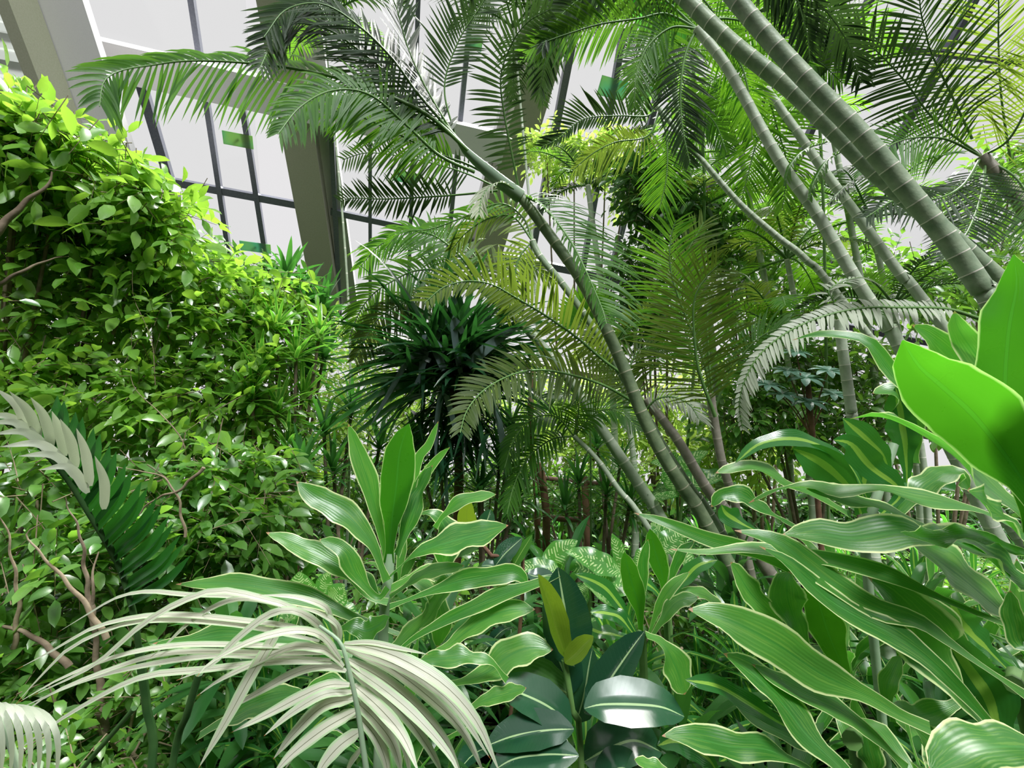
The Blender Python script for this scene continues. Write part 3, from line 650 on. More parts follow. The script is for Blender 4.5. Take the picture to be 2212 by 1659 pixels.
g10 = P(300, 1750, 1.25); g10[2] = 0
t = thing('feather_palm', 'deep green feather palm frond leaning left in front of the fig shrub', 'palm', tuple(g10))
C = curve(pts('300,1400 287,1318 253,1210 219,1153 162,1056 118,999 68,938 0,905 -90,885 -170,900', 1.15, .85), 50)
mb = MB()
for q in range(19):
    u = .2 + .55 * q / 18; i = int(u * 49); o_ = C[i]; tt = norm(C[min(49, i + 1)] - C[i - 1]); dd = float((o_ - CAM) @ FWD)
    sx = (o_ - CAM) / dd; px, py = CX + F * float(sx @ RGT), CY - F * float(sx @ UPC)
    f = q / 18 * .8
    ln = 165 - 55 * f; an = math.radians(38 + 50 * f)          # right rank: forward over the lower half, upright higher up
    e = P(px + ln * math.cos(an), py - ln * math.sin(an), dd - .03); m_ = P(px + ln * .55 * math.cos(an - .12), py - ln * .55 * math.sin(an - .12), dd - .03)
    c = curve(np.array([o_, m_, e]), 12); ribbons(mb, c[None], (norm(CAM - c) * .7 + Z * .3)[None], .031, 'long', 5, .18)
fo = mb.build('frond', M['frond_lush'], t)
mb = MB(); u_ = C[22:]
for q in ('60,935 40,880 -10,838', '85,950 62,890 20,845', '112,965 95,900 66,858', '140,985 128,930 112,888', '165,1010 152,950 130,905', '195,1050 185,980 165,925', '225,1100 225,1040 205,985',
          '120,990 60,935 -20,938', '150,1010 90,960 0,965', '175,1040 120,985 40,985', '190,1065 150,1010 85,1015', '100,970 40,915 -30,915', '80,955 20,900 -40,905'):
    c = curve(pts(q, .93, .86), 14); ribbons(mb, c[None], norm(CAM - c)[None], .0165, 'leaflet', 5, .2)
mb.build('upper_leaflets', M['frond_pale'], fo)
stalk(fo, 'dark_stalk', C[::5], .007, name='rachis', taper=1)
stalk(t, 'dark_stalk', [P(300, 1400, 1.15), P(318, 1540, 1.2), P(325, 1680, 1.2), g10], .010, name='petiole')
g11 = P(60, 1800, .7); g11[2] = 0
t = thing('feather_palm', 'blurred pale feather palm frond in the bottom left corner', 'palm', tuple(g11))
C = curve(pts('60,1760 50,1700 20,1600 -10,1540 -60,1500', .6), 30); mb = MB()
for x in range(-24, 125, 20):
    c = curve(np.array([P(x - 60, 1530 + R.uniform(-8, 8), .57), P(x - 22, 1516 + max(0, x) * .22, .55), P(x + 2, 1560 + x * .1, .54), P(x + 10, 1620, .54), P(x + 4, 1690, .55)]), 12)
    ribbons(mb, c[None], norm(CAM - c)[None], .006, 'leaflet', 3, .1)
fo = mb.build('frond', M['frond_pale'], t); stalk(fo, 'pale_stalk', C[::4], .004, name='rachis'); stalk(t, 'pale_stalk', [P(60, 1750, .55), P(60, 1800, .6), g11], .005, name='petiole')
g12 = P(360, 1760, 1.3); g12[2] = 0
t = thing('green_stalk_plant', 'slanting green stalks rising from the dark bed left of the grey feather frond', 'plant', tuple(g12))
stalk(t, 'dark_stalk', [P(430, 1455, 1.15), P(405, 1540, 1.18), P(370, 1670, 1.25), g12], .009, name='stalk')
stalk(t, 'dark_stalk', [P(290, 1530, 1.1), P(230, 1600, 1.15), P(180, 1660, 1.2), P(150, 1720, 1.3), g12 + np.array([-.5, 0, 0])], .006, name='stalk')
for L in [(56, '430,1590 480,1560 560,1520 660,1495', 1.02), (50, '640,1510 700,1480 760,1500', 1.05)]: strap(t, 'corn', L[0], L[1], L[2], tilt=.4)
strap(t, 'corn', 46, '900,1385 780,1340 660,1290 520,1262 380,1262', 1.15, tilt=.4)
strap(t, 'corn', 44, '760,1420 640,1385 500,1370 400,1385 330,1390', 1.15, tilt=.45, wave=.08)

# ------------------------------------------------------------------ palms
def rstem(parent, mat, path, d0, d1, r0, r1, ring, name='stem', foot=True, lean=.85):
    "ringed stem from its top down; ring: node spacing in metres"
    p = pts(path, d0, d1)
    if foot:
        v = p[-1] - p[-2]; v = v / max(.05, -v[2]); e = p[-1] + v * p[-1][2] * lean; e[2] = -.05; p = np.vstack([p, e])
    c0 = curve(p, 200); s = np.concatenate([[0], np.cumsum(np.linalg.norm(np.diff(c0, axis=0), axis=1))])
    k = max(3, int(s[-1] / ring)); ph = np.array([0, .035, .07, .5, .93, .97])
    al = np.unique(np.concatenate([(i + ph) for i in range(k)] + [[k]])); f = al - np.floor(al)
    ss = al / k * s[-1]; c = np.stack([np.interp(ss, s, c0[:, i]) for i in range(3)], 1)
    r = np.interp(ss, [0, s[-1]], [r0, r1]) * (1 + np.where((f < .05) | (f > .95), .02, 0))
    mb = MB(); tube(mb, c, r, 14, al, R.random())
    return mb.build(name, M[mat], parent), e if foot else p[-1]
def palm(name, label, path, d0, d1, rpx0, rpx1, ring, mat='stem', group=None, lean=.85):
    p = pts(path, d0, d1); v = p[-1] - p[-2]; v = v / max(.05, -v[2]); e = p[-1] + v * p[-1][2] * lean; e[2] = 0
    t = thing(name, label, 'palm', tuple(e), group)
    rstem(t, mat, path, d0, d1, rpx0 * d0 / F, rpx1 * d1 / F, ring, lean=lean)
    return t
def frond(t, mat, path, d0, d1, Lpx, n=60, side=(1, 1), wpx=7, rr=4.0, label=None, **kw):
    "Lpx: seen leaflet length on the (right, left) of the midrib as one travels out from the crown"
    C = curve(pts(path, d0, d1), 44); d = (d0 + d1) / 2
    mb = MB(); pinnate(mb, C, (Lpx[0] * d / F, Lpx[1] * d / F), n, wid=wpx * d / F, **kw)
    o = mb.build('frond', M[mat], t)
    if label: o['label'] = label
    mb = MB(); tube(mb, C, np.linspace(rr, .9, len(C)) * d / F, 6); mb.build('rachis', M[kw.get('rm', 'green_stalk')], o)
    return o

# 1. the tall palm that crosses the centre
pm = palm('areca_palm', 'tall palm with dark ringed stem crossing the centre, fronds sweeping upper left',
          '1120,418 1145,450 1200,525 1255,605 1300,690 1350,800 1385,890 1430,980 1480,1060 1532,1142', 2.6, 2.5, 11, 17, .115, 'stem_dark')
mb = MB(); c = curve(pts('985,300 1010,330 1045,362 1085,395 1125,425', 2.45, 2.6), 20); tube(mb, c, np.interp(np.linspace(0, 1, 20), [0, .15, .5, 1], [2, 8, 13, 16]) * 2.5 / F, 12); mb.build('crown_shaft', M['shaft'], pm)
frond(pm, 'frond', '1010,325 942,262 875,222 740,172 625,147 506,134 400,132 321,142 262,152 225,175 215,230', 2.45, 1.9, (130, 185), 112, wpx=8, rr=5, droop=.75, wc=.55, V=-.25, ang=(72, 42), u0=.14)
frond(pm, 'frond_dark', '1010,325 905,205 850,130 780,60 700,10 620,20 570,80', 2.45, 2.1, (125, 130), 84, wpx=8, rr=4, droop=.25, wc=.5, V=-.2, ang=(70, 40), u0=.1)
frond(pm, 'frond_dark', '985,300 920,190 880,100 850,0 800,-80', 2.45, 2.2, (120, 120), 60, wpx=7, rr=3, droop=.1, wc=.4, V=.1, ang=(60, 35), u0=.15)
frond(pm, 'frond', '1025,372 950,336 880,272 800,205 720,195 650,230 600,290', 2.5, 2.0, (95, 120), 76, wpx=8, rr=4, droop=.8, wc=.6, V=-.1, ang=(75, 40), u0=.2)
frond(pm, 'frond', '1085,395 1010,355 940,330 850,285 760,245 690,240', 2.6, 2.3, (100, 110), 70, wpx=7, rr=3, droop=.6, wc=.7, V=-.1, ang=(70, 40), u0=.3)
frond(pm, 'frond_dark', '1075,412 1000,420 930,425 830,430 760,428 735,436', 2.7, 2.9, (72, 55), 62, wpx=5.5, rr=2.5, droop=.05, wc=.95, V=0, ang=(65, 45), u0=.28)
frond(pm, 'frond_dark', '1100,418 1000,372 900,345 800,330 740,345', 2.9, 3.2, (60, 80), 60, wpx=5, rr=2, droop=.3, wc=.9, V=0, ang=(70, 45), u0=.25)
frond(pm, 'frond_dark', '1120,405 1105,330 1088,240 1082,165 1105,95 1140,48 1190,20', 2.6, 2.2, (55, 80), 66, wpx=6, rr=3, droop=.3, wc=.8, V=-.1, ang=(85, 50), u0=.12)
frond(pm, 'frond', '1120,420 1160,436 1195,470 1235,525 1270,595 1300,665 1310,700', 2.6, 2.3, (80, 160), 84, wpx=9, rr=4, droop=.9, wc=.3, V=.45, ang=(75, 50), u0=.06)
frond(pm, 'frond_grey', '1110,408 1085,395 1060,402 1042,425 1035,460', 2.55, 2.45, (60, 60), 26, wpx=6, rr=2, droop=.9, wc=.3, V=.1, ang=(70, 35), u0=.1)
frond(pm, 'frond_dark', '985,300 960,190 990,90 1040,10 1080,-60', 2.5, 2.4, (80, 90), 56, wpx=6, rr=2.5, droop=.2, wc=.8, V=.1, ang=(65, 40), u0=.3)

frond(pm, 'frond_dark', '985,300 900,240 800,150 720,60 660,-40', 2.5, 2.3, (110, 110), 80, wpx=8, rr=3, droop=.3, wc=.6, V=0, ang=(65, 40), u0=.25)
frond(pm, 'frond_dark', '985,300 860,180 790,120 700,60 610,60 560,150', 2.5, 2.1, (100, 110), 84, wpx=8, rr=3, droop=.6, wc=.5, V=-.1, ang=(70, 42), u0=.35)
# 2. slimmer palm alongside
p2 = palm('areca_palm', 'slender palm running just left of and behind the central dark stem', '1150,520 1165,552 1213,611 1270,690 1325,780 1392,890 1440,975 1500,1065 1550,1135', 2.95, 2.8, 7, 10, .11)
frond(p2, 'frond_olive', '1150,520 1110,470 1060,470 1010,500 975,540', 2.95, 3.1, (60, 70), 46, wpx=6, rr=2.5, droop=.6, wc=.6, V=.1, u0=.1)
frond(p2, 'frond_bright', '1150,520 1130,470 1080,440 1000,470 930,495 870,500 830,540', 2.95, 3.2, (75, 75), 56, wpx=6, rr=2.5, droop=.6, wc=.5, V=.1, u0=.15)
frond(p2, 'frond_olive', '1150,520 1120,560 1110,620 1095,690', 2.95, 2.9, (70, 60), 40, wpx=6, rr=2, droop=.2, wc=.9, V=0, u0=.05)

# 3. pale stem, crown behind the dark clump
p3 = palm('areca_palm', 'pale green palm whose crown arches over the dark strap-leaved tree', '1040,622 1080,658 1140,712 1230,820 1290,912 1342,990 1390,1062 1432,1128', 3.3, 3.1, 9, 16, .17, 'stem_pale')
frond(p3, 'frond', '1040,622 980,590 902,584 841,611 801,640 774,680 755,730', 3.3, 3.0, (75, 95), 70, wpx=6.5, rr=3, droop=.7, wc=.6, V=0, ang=(72, 40), u0=.15)
frond(p3, 'frond_olive', '1040,622 980,625 909,641 858,661 818,688 790,730 765,780', 3.3, 2.9, (60, 90), 66, wpx=6.5, rr=3, droop=.7, wc=.6, V=0, ang=(72, 40), u0=.2)
frond(p3, 'frond', '1040,622 1000,560 940,510 880,500 820,530 775,580', 3.3, 3.3, (70, 90), 66, wpx=6, rr=3, droop=.7, wc=.6, V=0, u0=.15)
frond(p3, 'frond_olive', '1040,622 1030,560 990,520 940,490 890,500', 3.3, 3.6, (70, 70), 50, wpx=6, rr=2, droop=.6, wc=.5, V=.1, u0=.1)
frond(p3, 'frond_bright', '1040,622 960,560 880,535 800,530 760,545', 3.4, 3.8, (80, 70), 60, wpx=6, rr=2, droop=.6, wc=.5, V=.1, u0=.15)
frond(p3, 'frond_olive', '1040,622 1060,580 1100,560 1150,575 1190,610', 3.3, 3.4, (60, 60), 44, wpx=6, rr=2, droop=.6, wc=.6, V=0, u0=.1)

# 4. thin stem left foot
p4 = palm('areca_palm', 'short thin palm stem leaning at the foot of the central palms, lowest of them', '1240,942 1290,992 1340,1062 1402,1142', 3.0, 2.8, 5, 9, .12, 'stem_pale')
for pa in ('1240,942 1200,900 1150,905 1110,950 1090,1010', '1240,942 1190,950 1140,990 1110,1050 1095,1110', '1240,942 1250,880 1230,850 1180,860', '1240,942 1290,890 1340,890 1380,930'):
    frond(p4, 'frond', pa, 3.0, 2.8, (60, 70), 52, wpx=6, rr=2, droop=.7, wc=.5, V=.1, u0=.1)

# 5. brown stem, crown at centre right
p5 = palm('areca_palm', 'brownish ringed palm stem with pale drooping frond right of the central dark stem', '1395,862 1430,905 1470,960 1530,1060 1604,1152', 2.9, 2.7, 9, 17, .15, 'stem_brown')
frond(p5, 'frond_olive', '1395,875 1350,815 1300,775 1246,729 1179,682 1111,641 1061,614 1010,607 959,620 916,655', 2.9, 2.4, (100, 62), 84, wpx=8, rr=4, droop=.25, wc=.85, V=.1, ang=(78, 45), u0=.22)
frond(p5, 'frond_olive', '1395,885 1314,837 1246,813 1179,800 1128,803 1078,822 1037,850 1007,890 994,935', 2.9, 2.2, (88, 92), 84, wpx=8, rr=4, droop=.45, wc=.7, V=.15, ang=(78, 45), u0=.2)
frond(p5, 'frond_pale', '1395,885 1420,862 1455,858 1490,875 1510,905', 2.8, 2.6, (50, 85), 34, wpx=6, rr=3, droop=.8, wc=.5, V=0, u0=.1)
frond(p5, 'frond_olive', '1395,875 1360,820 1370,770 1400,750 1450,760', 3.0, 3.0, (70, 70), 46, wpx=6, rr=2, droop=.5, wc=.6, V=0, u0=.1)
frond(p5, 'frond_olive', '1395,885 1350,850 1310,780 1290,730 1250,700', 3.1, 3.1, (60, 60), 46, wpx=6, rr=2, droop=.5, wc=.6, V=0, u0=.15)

# 6. the broad olive frond facing the lens
p6 = palm('areca_palm', 'palm with a broad olive frond spread flat toward the viewer right of centre', '1535,850 1540,890 1560,1000 1582,1070 1602,1150', 2.6, 2.6, 9, 9, .12, 'stem_brown')
frond(p6, 'frond_olive', '1545,900 1510,800 1498,700 1502,640 1525,600 1550,575', 2.5, 2.35, (140, 150), 92, wpx=8, rr=4.5, droop=.12, wc=.95, V=.1, ang=(68, 50), u0=.12)
frond(p6, 'frond_bright', '1540,880 1520,780 1480,680 1450,590 1448,520 1460,475', 2.9, 2.8, (125, 135), 84, wpx=8, rr=4, droop=.3, wc=.9, V=.1, ang=(65, 45), u0=.2)
frond(p6, 'frond_olive', '1540,880 1500,780 1470,660 1480,560 1520,480', 3.2, 3.2, (110, 110), 70, wpx=7, rr=3, droop=.4, wc=.8, V=.1, u0=.3)
frond(p6, 'frond_pale', '1540,870 1530,760 1530,660 1560,600 1600,590 1625,610', 2.6, 2.5, (22, 34), 60, wpx=6, rr=3, droop=.8, wc=.3, V=.1, u0=.6)
frond(p6, 'frond', '1545,880 1580,800 1640,730 1700,710 1740,740', 2.9, 2.7, (80, 80), 60, wpx=7, rr=3, droop=.6, wc=.7, V=0, u0=.2)

# 7. stem from the middle right to the upper centre
p7 = palm('areca_palm', 'pale ringed palm stem left of the two thick crossing stems', '1505,62 1560,130 1605,205 1652,292 1700,372 1760,455 1812,542 1862,625 1920,712 1962,785', 2.5, 2.3, 10, 16, .085, 'stem_pale')
for pa, L, mt in (('1505,62 1450,60 1400,100 1375,160 1370,230', (70, 70), 'frond'), ('1505,62 1480,120 1470,200 1475,280 1490,350', (80, 90), 'frond_dark'),
              ('1505,62 1440,30 1380,40 1297,52 1230,72 1179,90 1130,110', (90, 95), 'frond'), ('1505,62 1550,90 1600,140 1620,220 1625,300', (90, 80), 'frond_bright'),
              ('1505,62 1420,-10 1330,-30 1250,0 1190,60 1170,110', (70, 80), 'frond_dark'), ('1505,62 1560,40 1640,60 1700,120 1730,190', (90, 90), 'frond')):
    frond(p7, mt, pa, 2.5, 2.5, L, 70, wpx=7, rr=3, droop=.45, wc=.75, V=0, u0=.15)

# 8, 9. the two thick stems
p8 = palm('areca_palm', 'thick ringed palm stem, upper of the two crossing stems at the top right', '1520,-90 1590,0 1680,105 1770,200 1860,292 1960,412 2050,522 2122,625 2190,730', 2.0, 1.75, 17, 24, .085)
p9 = palm('areca_palm', 'thick ringed palm stem, lower of the two crossing stems, reaching the right edge', '1400,-80 1480,-2 1580,92 1700,187 1790,272 1880,362 1990,455 2090,545 2212,655 2290,740', 2.25, 1.95, 15, 21, .085, 'stem')
for pa, L, mt in (('1520,-90 1650,-60 1760,0 1830,90 1860,180', (100, 100), 'frond_dark'), ('1520,-90 1600,-100 1700,-40 1740,60 1750,130', (100, 90), 'frond_dark')):
    frond(p8, mt, pa, 2.2, 2.3, L, 70, wpx=8, rr=3, droop=.4, wc=.7, V=0, u0=.2)
for pa, L, mt in (('1400,-80 1330,-60 1240,0 1190,90 1165,200', (90, 90), 'frond_dark'), ('1400,-80 1420,0 1440,90 1430,190', (80, 80), 'frond'), ('1400,-80 1500,-20 1560,60 1590,150', (80, 80), 'frond')):
    frond(p9, mt, pa, 2.5, 2.6, L, 66, wpx=7, rr=3, droop=.4, wc=.7, V=0, u0=.2)

# 10. thin pale stem under them
p10 = palm('areca_palm', 'thin pale closely ringed palm stem curving down behind the third thick stem', '1415,222 1440,255 1480,302 1530,362 1600,442 1680,512 1742,562 1850,690', 3.0, 2.9, 5, 12, .05, 'stem_pale')
for pa, L, mt in (('1415,222 1400,250 1334,250 1260,258 1205,300 1170,318', (72, 30), 'frond_dark'), ('1415,222 1385,160 1368,111 1360,70', (60, 55), 'frond_dark'),
              ('1425,240 1398,294 1330,307 1280,332 1240,365', (40, 90), 'frond_olive'), ('1415,222 1440,150 1490,110 1540,110', (60, 60), 'frond'),
              ('1425,240 1480,220 1540,260 1570,330', (60, 70), 'frond'), ('1425,240 1440,300 1440,380 1425,450', (90, 90), 'frond_bright')):
    frond(p10, mt, pa, 3.0, 3.0, L, 60, wpx=5.5, rr=2, droop=.3, wc=.85, V=0, u0=.22)

# 11
p11 = palm('areca_palm', 'slim palm stem between the third stem and the crossing thick stems', '1655,192 1720,282 1782,372 1842,452 1900,532 1960,612 2012,672', 3.0, 2.8, 8, 14, .11, 'stem_pale')
for pa, L, mt in (('1655,192 1600,200 1540,240 1500,300', (80, 80), 'frond_bright'), ('1655,192 1640,280 1620,360 1600,440', (100, 100), 'frond_bright'),
              ('1655,192 1690,140 1760,130 1820,180', (80, 80), 'frond'), ('1655,192 1580,160 1530,180 1490,240', (70, 80), 'frond'), ('1655,192 1680,280 1700,360 1690,450', (80, 90), 'frond')):
    frond(p11, mt, pa, 3.0, 3.2, L, 62, wpx=7, rr=2, droop=.4, wc=.75, V=0, u0=.12)

# 12. short white stem
p12 = palm('areca_palm', 'short whitish upright palm stem above the corn plant leaves at the right', '1812,690 1822,770 1838,880 1850,960', 2.2, 2.2, 10, 14, .07, 'stem_pale', lean=.1)
frond(p12, 'frond_pale', '2120,690 2046,668 1945,665 1877,665 1810,675 1742,697 1681,731 1634,775 1607,827 1597,874 1604,930', 2.0, 2.1, (30, 78), 92, wpx=8, rr=4, droop=.7, wc=.6, V=.35, ang=(70, 45), u0=.1)
frond(p12, 'frond_pale', '1812,690 1800,650 1790,630 1815,610 1860,600 1900,615', 2.2, 2.2, (40, 50), 34, wpx=5, rr=2, droop=.8, wc=.4, V=.1, u0=.1)
frond(p12, 'frond', '1812,690 1860,670 1930,660 2010,665 2080,680', 2.3, 2.3, (60, 60), 56, wpx=6, rr=2, droop=.7, wc=.5, V=0, u0=.1)

# 13. palm at the right border with long fronds against the sky
p13 = palm('areca_palm', 'brownish palm stem at the far right edge under long bluish fronds', '2120,338 2150,372 2190,425 2240,500', 3.0, 2.9, 12, 15, .1, 'stem_brown')
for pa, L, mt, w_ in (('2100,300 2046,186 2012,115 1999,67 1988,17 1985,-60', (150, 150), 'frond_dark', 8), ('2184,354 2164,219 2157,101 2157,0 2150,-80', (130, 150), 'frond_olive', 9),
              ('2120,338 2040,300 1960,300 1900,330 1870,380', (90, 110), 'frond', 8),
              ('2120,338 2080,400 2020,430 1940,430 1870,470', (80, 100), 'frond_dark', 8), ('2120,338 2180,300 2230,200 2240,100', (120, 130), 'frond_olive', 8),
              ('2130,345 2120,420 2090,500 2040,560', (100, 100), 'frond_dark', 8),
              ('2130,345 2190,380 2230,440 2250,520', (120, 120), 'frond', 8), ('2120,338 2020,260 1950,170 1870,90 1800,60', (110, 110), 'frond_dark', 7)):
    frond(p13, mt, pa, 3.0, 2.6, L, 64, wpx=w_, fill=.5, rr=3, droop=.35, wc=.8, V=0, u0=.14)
# curled-leaflet frond in front of the third stem
for pa, mt in (('1870,300 1816,297 1776,310 1742,322 1708,356 1695,400', 'frond'), ('1900,310 1840,320 1790,345 1760,390 1748,430', 'frond'), ('1930,370 1880,375 1830,400 1790,440', 'frond_dark')):
    frond(p11, mt, pa, 2.4, 2.3, (20, 70), 46, wpx=6, rr=2.5, droop=1.1, wc=.2, V=.3, u0=.08)

# background palms: crowns whose feet are hidden by the undergrowth
def crown_palm(label, px, py, d, n, Lpx, mats, foot=None, rpx=9, seed=0, elev=(10, 65), mat='stem_pale', lw=6.0, dr=.85):
    r = random.Random(seed); c = P(px, py, d)
    fx = foot or (px + 60); g = P(fx, 1180, d + .2); g[2] = 0
    t = thing('areca_palm', label, 'palm', tuple(g))
    mb = MB(); sp = curve(np.array([c, c * .5 + g * .5 + np.array([.12, 0, .1]), g]), 40); tube(mb, sp, np.linspace(rpx * .6, rpx, 40) * d / F, 10, np.linspace(0, 26, 40)); mb.build('stem', M[mat], t)
    L = Lpx * d / F
    for k in range(n):
        az = 2 * math.pi * (k + r.random() * .7) / n; el = math.radians(r.uniform(*elev)); LL = L * r.uniform(.75, 1.15)
        T = np.array([math.cos(az) * math.cos(el), math.sin(az) * math.cos(el), math.sin(el)])
        u = np.linspace(0, 1, 40); um = (u[1:] + u[:-1]) / 2
        dd = norm(T[None] - (r.uniform(.8, 1.7) * um ** 1.4)[:, None] * Z) * LL / 39
        C = np.vstack([c, c + np.cumsum(dd, 0)])
        mb = MB(); q = LL * r.uniform(.24, .34)
        pinnate(mb, C, (q, q), int(40 + LL * 16), wid=lw * d / F, droop=r.uniform(.3, .9), wc=r.uniform(0, .35), V=r.uniform(0, .5), ang=(72, 40), u0=.16)
        o = mb.build('frond', M[mats[k % len(mats)]], t); mb = MB(); tube(mb, C, np.linspace(3, .8, 40) * d / F, 5); mb.build('rachis', M['green_stalk'], o)
    return t
crown_palm('background palm with bright crown between the two thin pale stems', 1600, 330, 4.0, 11, 240, ['frond_bright', 'frond'], 1700, seed=1)
crown_palm('background palm with yellowish crown above the broad olive frond', 1480, 480, 4.2, 10, 190, ['frond_bright', 'frond_olive'], 1540, seed=2)
crown_palm('background palm with olive crown below the third ringed stem', 1700, 560, 3.8, 10, 190, ['frond_olive', 'frond_bright'], 1760, seed=3)
crown_palm('background palm crown behind the crossing thick stems', 1880, 470, 3.6, 10, 230, ['frond_dark', 'frond'], 1960, seed=4)
crown_palm('background palm crown high between the thick stems and the top edge', 1760, 90, 3.6, 10, 260, ['frond', 'frond_dark'], 1900, seed=5)
crown_palm('background palm crown low between the white stem and the olive frond', 1690, 720, 3.6, 9, 170, ['frond_bright', 'frond_olive'], 1720, seed=8)
crown_palm('background palm crown left of the brown stem in the centre', 1330, 740, 4.2, 9, 160, ['frond_bright', 'frond_olive'], 1350, seed=9)
crown_palm('background palm crown above the top of the thin pale stem', 1440, 90, 4.2, 9, 220, ['frond_dark', 'frond'], 1560, seed=10)
crown_palm('background palm crown right of the central rafter under the card', 1270, 400, 4.6, 8, 170, ['frond', 'frond_dark'], 1320, seed=11)
crown_palm('low background palm behind the white stem at the right', 1930, 660, 3.2, 9, 190, ['frond_dark', 'frond'], 1950, seed=12)
# hanging leafy frond group top centre
crown_palm('background palm with thin fronds high beside the central rafter', 1110, 60, 4.0, 8, 220, ['frond_dark'], 1150, seed=13, rpx=4)
crown_palm('background palm with grey-green fronds at the top left of the tall palm', 700, 40, 3.6, 8, 230, ['frond_dark', 'frond'], 760, seed=14, rpx=3)

# broad banana-like leaf at the top edge
g13 = P(1430, 1200, 4.3); g13[2] = 0
t = thing('banana_plant', 'banana plant whose translucent bright leaf shows at the top edge right of centre', 'plant', tuple(g13))
strap(t, 'broad', 90, '1470,20 1420,-5 1370,-30 1300,-60', 3.4, kind='long', tilt=.1, wave=.02)
strap(t, 'broad', 84, '1480,90 1440,40 1400,20 1360,-20', 3.4, kind='ovate', tilt=.1, wave=.02)
stalk(t, 'green_stalk', [P(1470, 20, 3.4), P(1490, 100, 3.5), P(1520, 500, 3.9), g13], .012)
t = thing('fan_palm', 'dark fan-leaved palm glimpsed behind the thick stems near the top', 'palm', tuple(P(1790, 1200, 3.6) * np.array([1, 1, 0])))
strap(t, 'frond_dark', 46, '1765,170 1780,130 1795,90 1800,60', 3.2, kind='ovate', tilt=.05, wave=.02)
strap(t, 'frond_dark', 40, '1760,175 1770,140 1760,100 1740,80', 3.2, kind='ovate', tilt=.05, wave=.02)
stalk(t, 'green_stalk', [P(1765, 170, 3.2), P(1780, 500, 3.3), P(1790, 1180, 3.6)], .010, to_ground=True)
g = P(1270, 1200, 3.8); g[2] = 0
t = thing('fan_palm', 'green fan palm leaf between the pale stem and the central dark stem', 'palm', tuple(g))
mb = MB(); a = np.radians(np.linspace(25, 200, 26)); o_ = P(1272, 690, 3.5)
T = np.cos(a)[:, None] * RGT - 0.1 * FWD + np.sin(a)[:, None] * UPC
droopers(mb, np.repeat(o_[None], 26, 0), T, -FWD, .27, .04, .12, 'leaflet', 7)
mb.build('fan_leaf', M['frond_bright'], t); stalk(t, 'green_stalk', [o_, P(1275, 900, 3.6), g], .008, name='petiole')

# ------------------------------------------------------------------ the dark strap-leaved tree in the middle
g14 = P(985, 1130, 3.6); g14[2] = 0
t = thing('strap_leaf_tree', 'dark strap-leaved tree with a drooping mop of blades left of centre', 'tree', tuple(g14))
cc = P(975, 790, 3.2)
mb = MB(); n = 460
dirs = rs.randn(n, 3); dirs[:, 2] = np.abs(dirs[:, 2]) * .95 - .30; dirs = norm(dirs)
O = cc + dirs * .05 + rs.randn(n, 3) * np.array([.12, .1, .09])
droopers(mb, O, dirs, Z + rs.randn(n, 3) * .3,   .46 + rs.rand(n) * .34, .036 + rs.rand(n) * .012, .35 + rs.rand(n) * .5, 'long', 9, 3, .25)
mb.build('crown', M['pandan'], t)
mb = MB(); n = 220; c2 = P(985, 900, 3.3)
dirs = rs.randn(n, 3); dirs[:, 2] = -np.abs(dirs[:, 2]) * .3; dirs = norm(dirs)
droopers(mb, c2 + rs.randn(n, 3) * np.array([.15, .12, .16]), dirs, Z, .35 + rs.rand(n) * .3, .03, .9 + rs.rand(n) * .9, 'long', 9, 3, .2)
mb.build('skirt', M['pandan'], t)
for wpx, pa in ((17, '1000,720 980,690 990,780 1010,860'), (20, '960,800 925,725 915,760 905,860'), (14, '930,780 890,770 840,850 800,920'), (14, '985,930 960,850 945,900 940,1010'), (16, '1060,870 1075,900 1090,980 1095,1060'), (26, '1010,790 1060,745 1120,705 1130,702'), (12, '960,760 930,735 912,800 880,860')):
    strap(t, 'pandan_grey', wpx, pa, 2.9, kind='long', tilt=.2, wave=0, nu=18, nv=3, label='drooping grey blade')
for pa in ('940,840 880,830 800,860 690,940', '930,850 860,870 790,920 740,960', '930,810 850,780 780,790 740,820', '940,820 860,815 780,830 700,850', '930,830 860,850 800,890 760,930'):
    strap(t, 'dracaena', 15, pa, 3.0, kind='long', tilt=.3, wave=0, nu=14, nv=3)
stalk(t, 'red_bark', [P(978, 820, 3.25), P(988, 900, 3.3), P(992, 1010, 3.4), g14], .035, name='trunk', sides=12)
g15 = P(1160, 1120, 3.7); g15[2] = 0
t = thing('slender_trunk', 'slender reddish peeling trunk between the dark tree and the central palms', 'tree', tuple(g15))
mb = MB(); c = curve(np.array([P(1152, 800, 3.6), P(1146, 880, 3.6), P(1150, 1000, 3.65), P(1160, 1090, 3.7), g15]), 40); tube(mb, c, .022 + .006 * np.sin(np.arange(40) * 1.7), 9); mb.build('trunk', M['red_bark'], t)
mb = MB(); n = 60; u = rs.rand(n); O = c[(u * 24 + 2).astype(int)]; dirs = norm(rs.randn(n, 3) + np.array([0, 0, .4])); droopers(mb, O, dirs, Z, .2 + rs.rand(n) * .15, .022, .9, 'long', 6); mb.build('foliage', M['dracaena'], t)
m = MB(); tube(m, curve(np.array([P(1165, 1000, 3.5), P(1172, 1040, 3.5), P(1180, 1110, 3.5), P(1180, 1180, 3.55), P(1180, 1400, 3.6)]), 30), .03, 9); tag(m.build('fence_post', M['red_bark']), 'reddish rough post left of the low rail in the centre', 'post', 'rail fence posts')
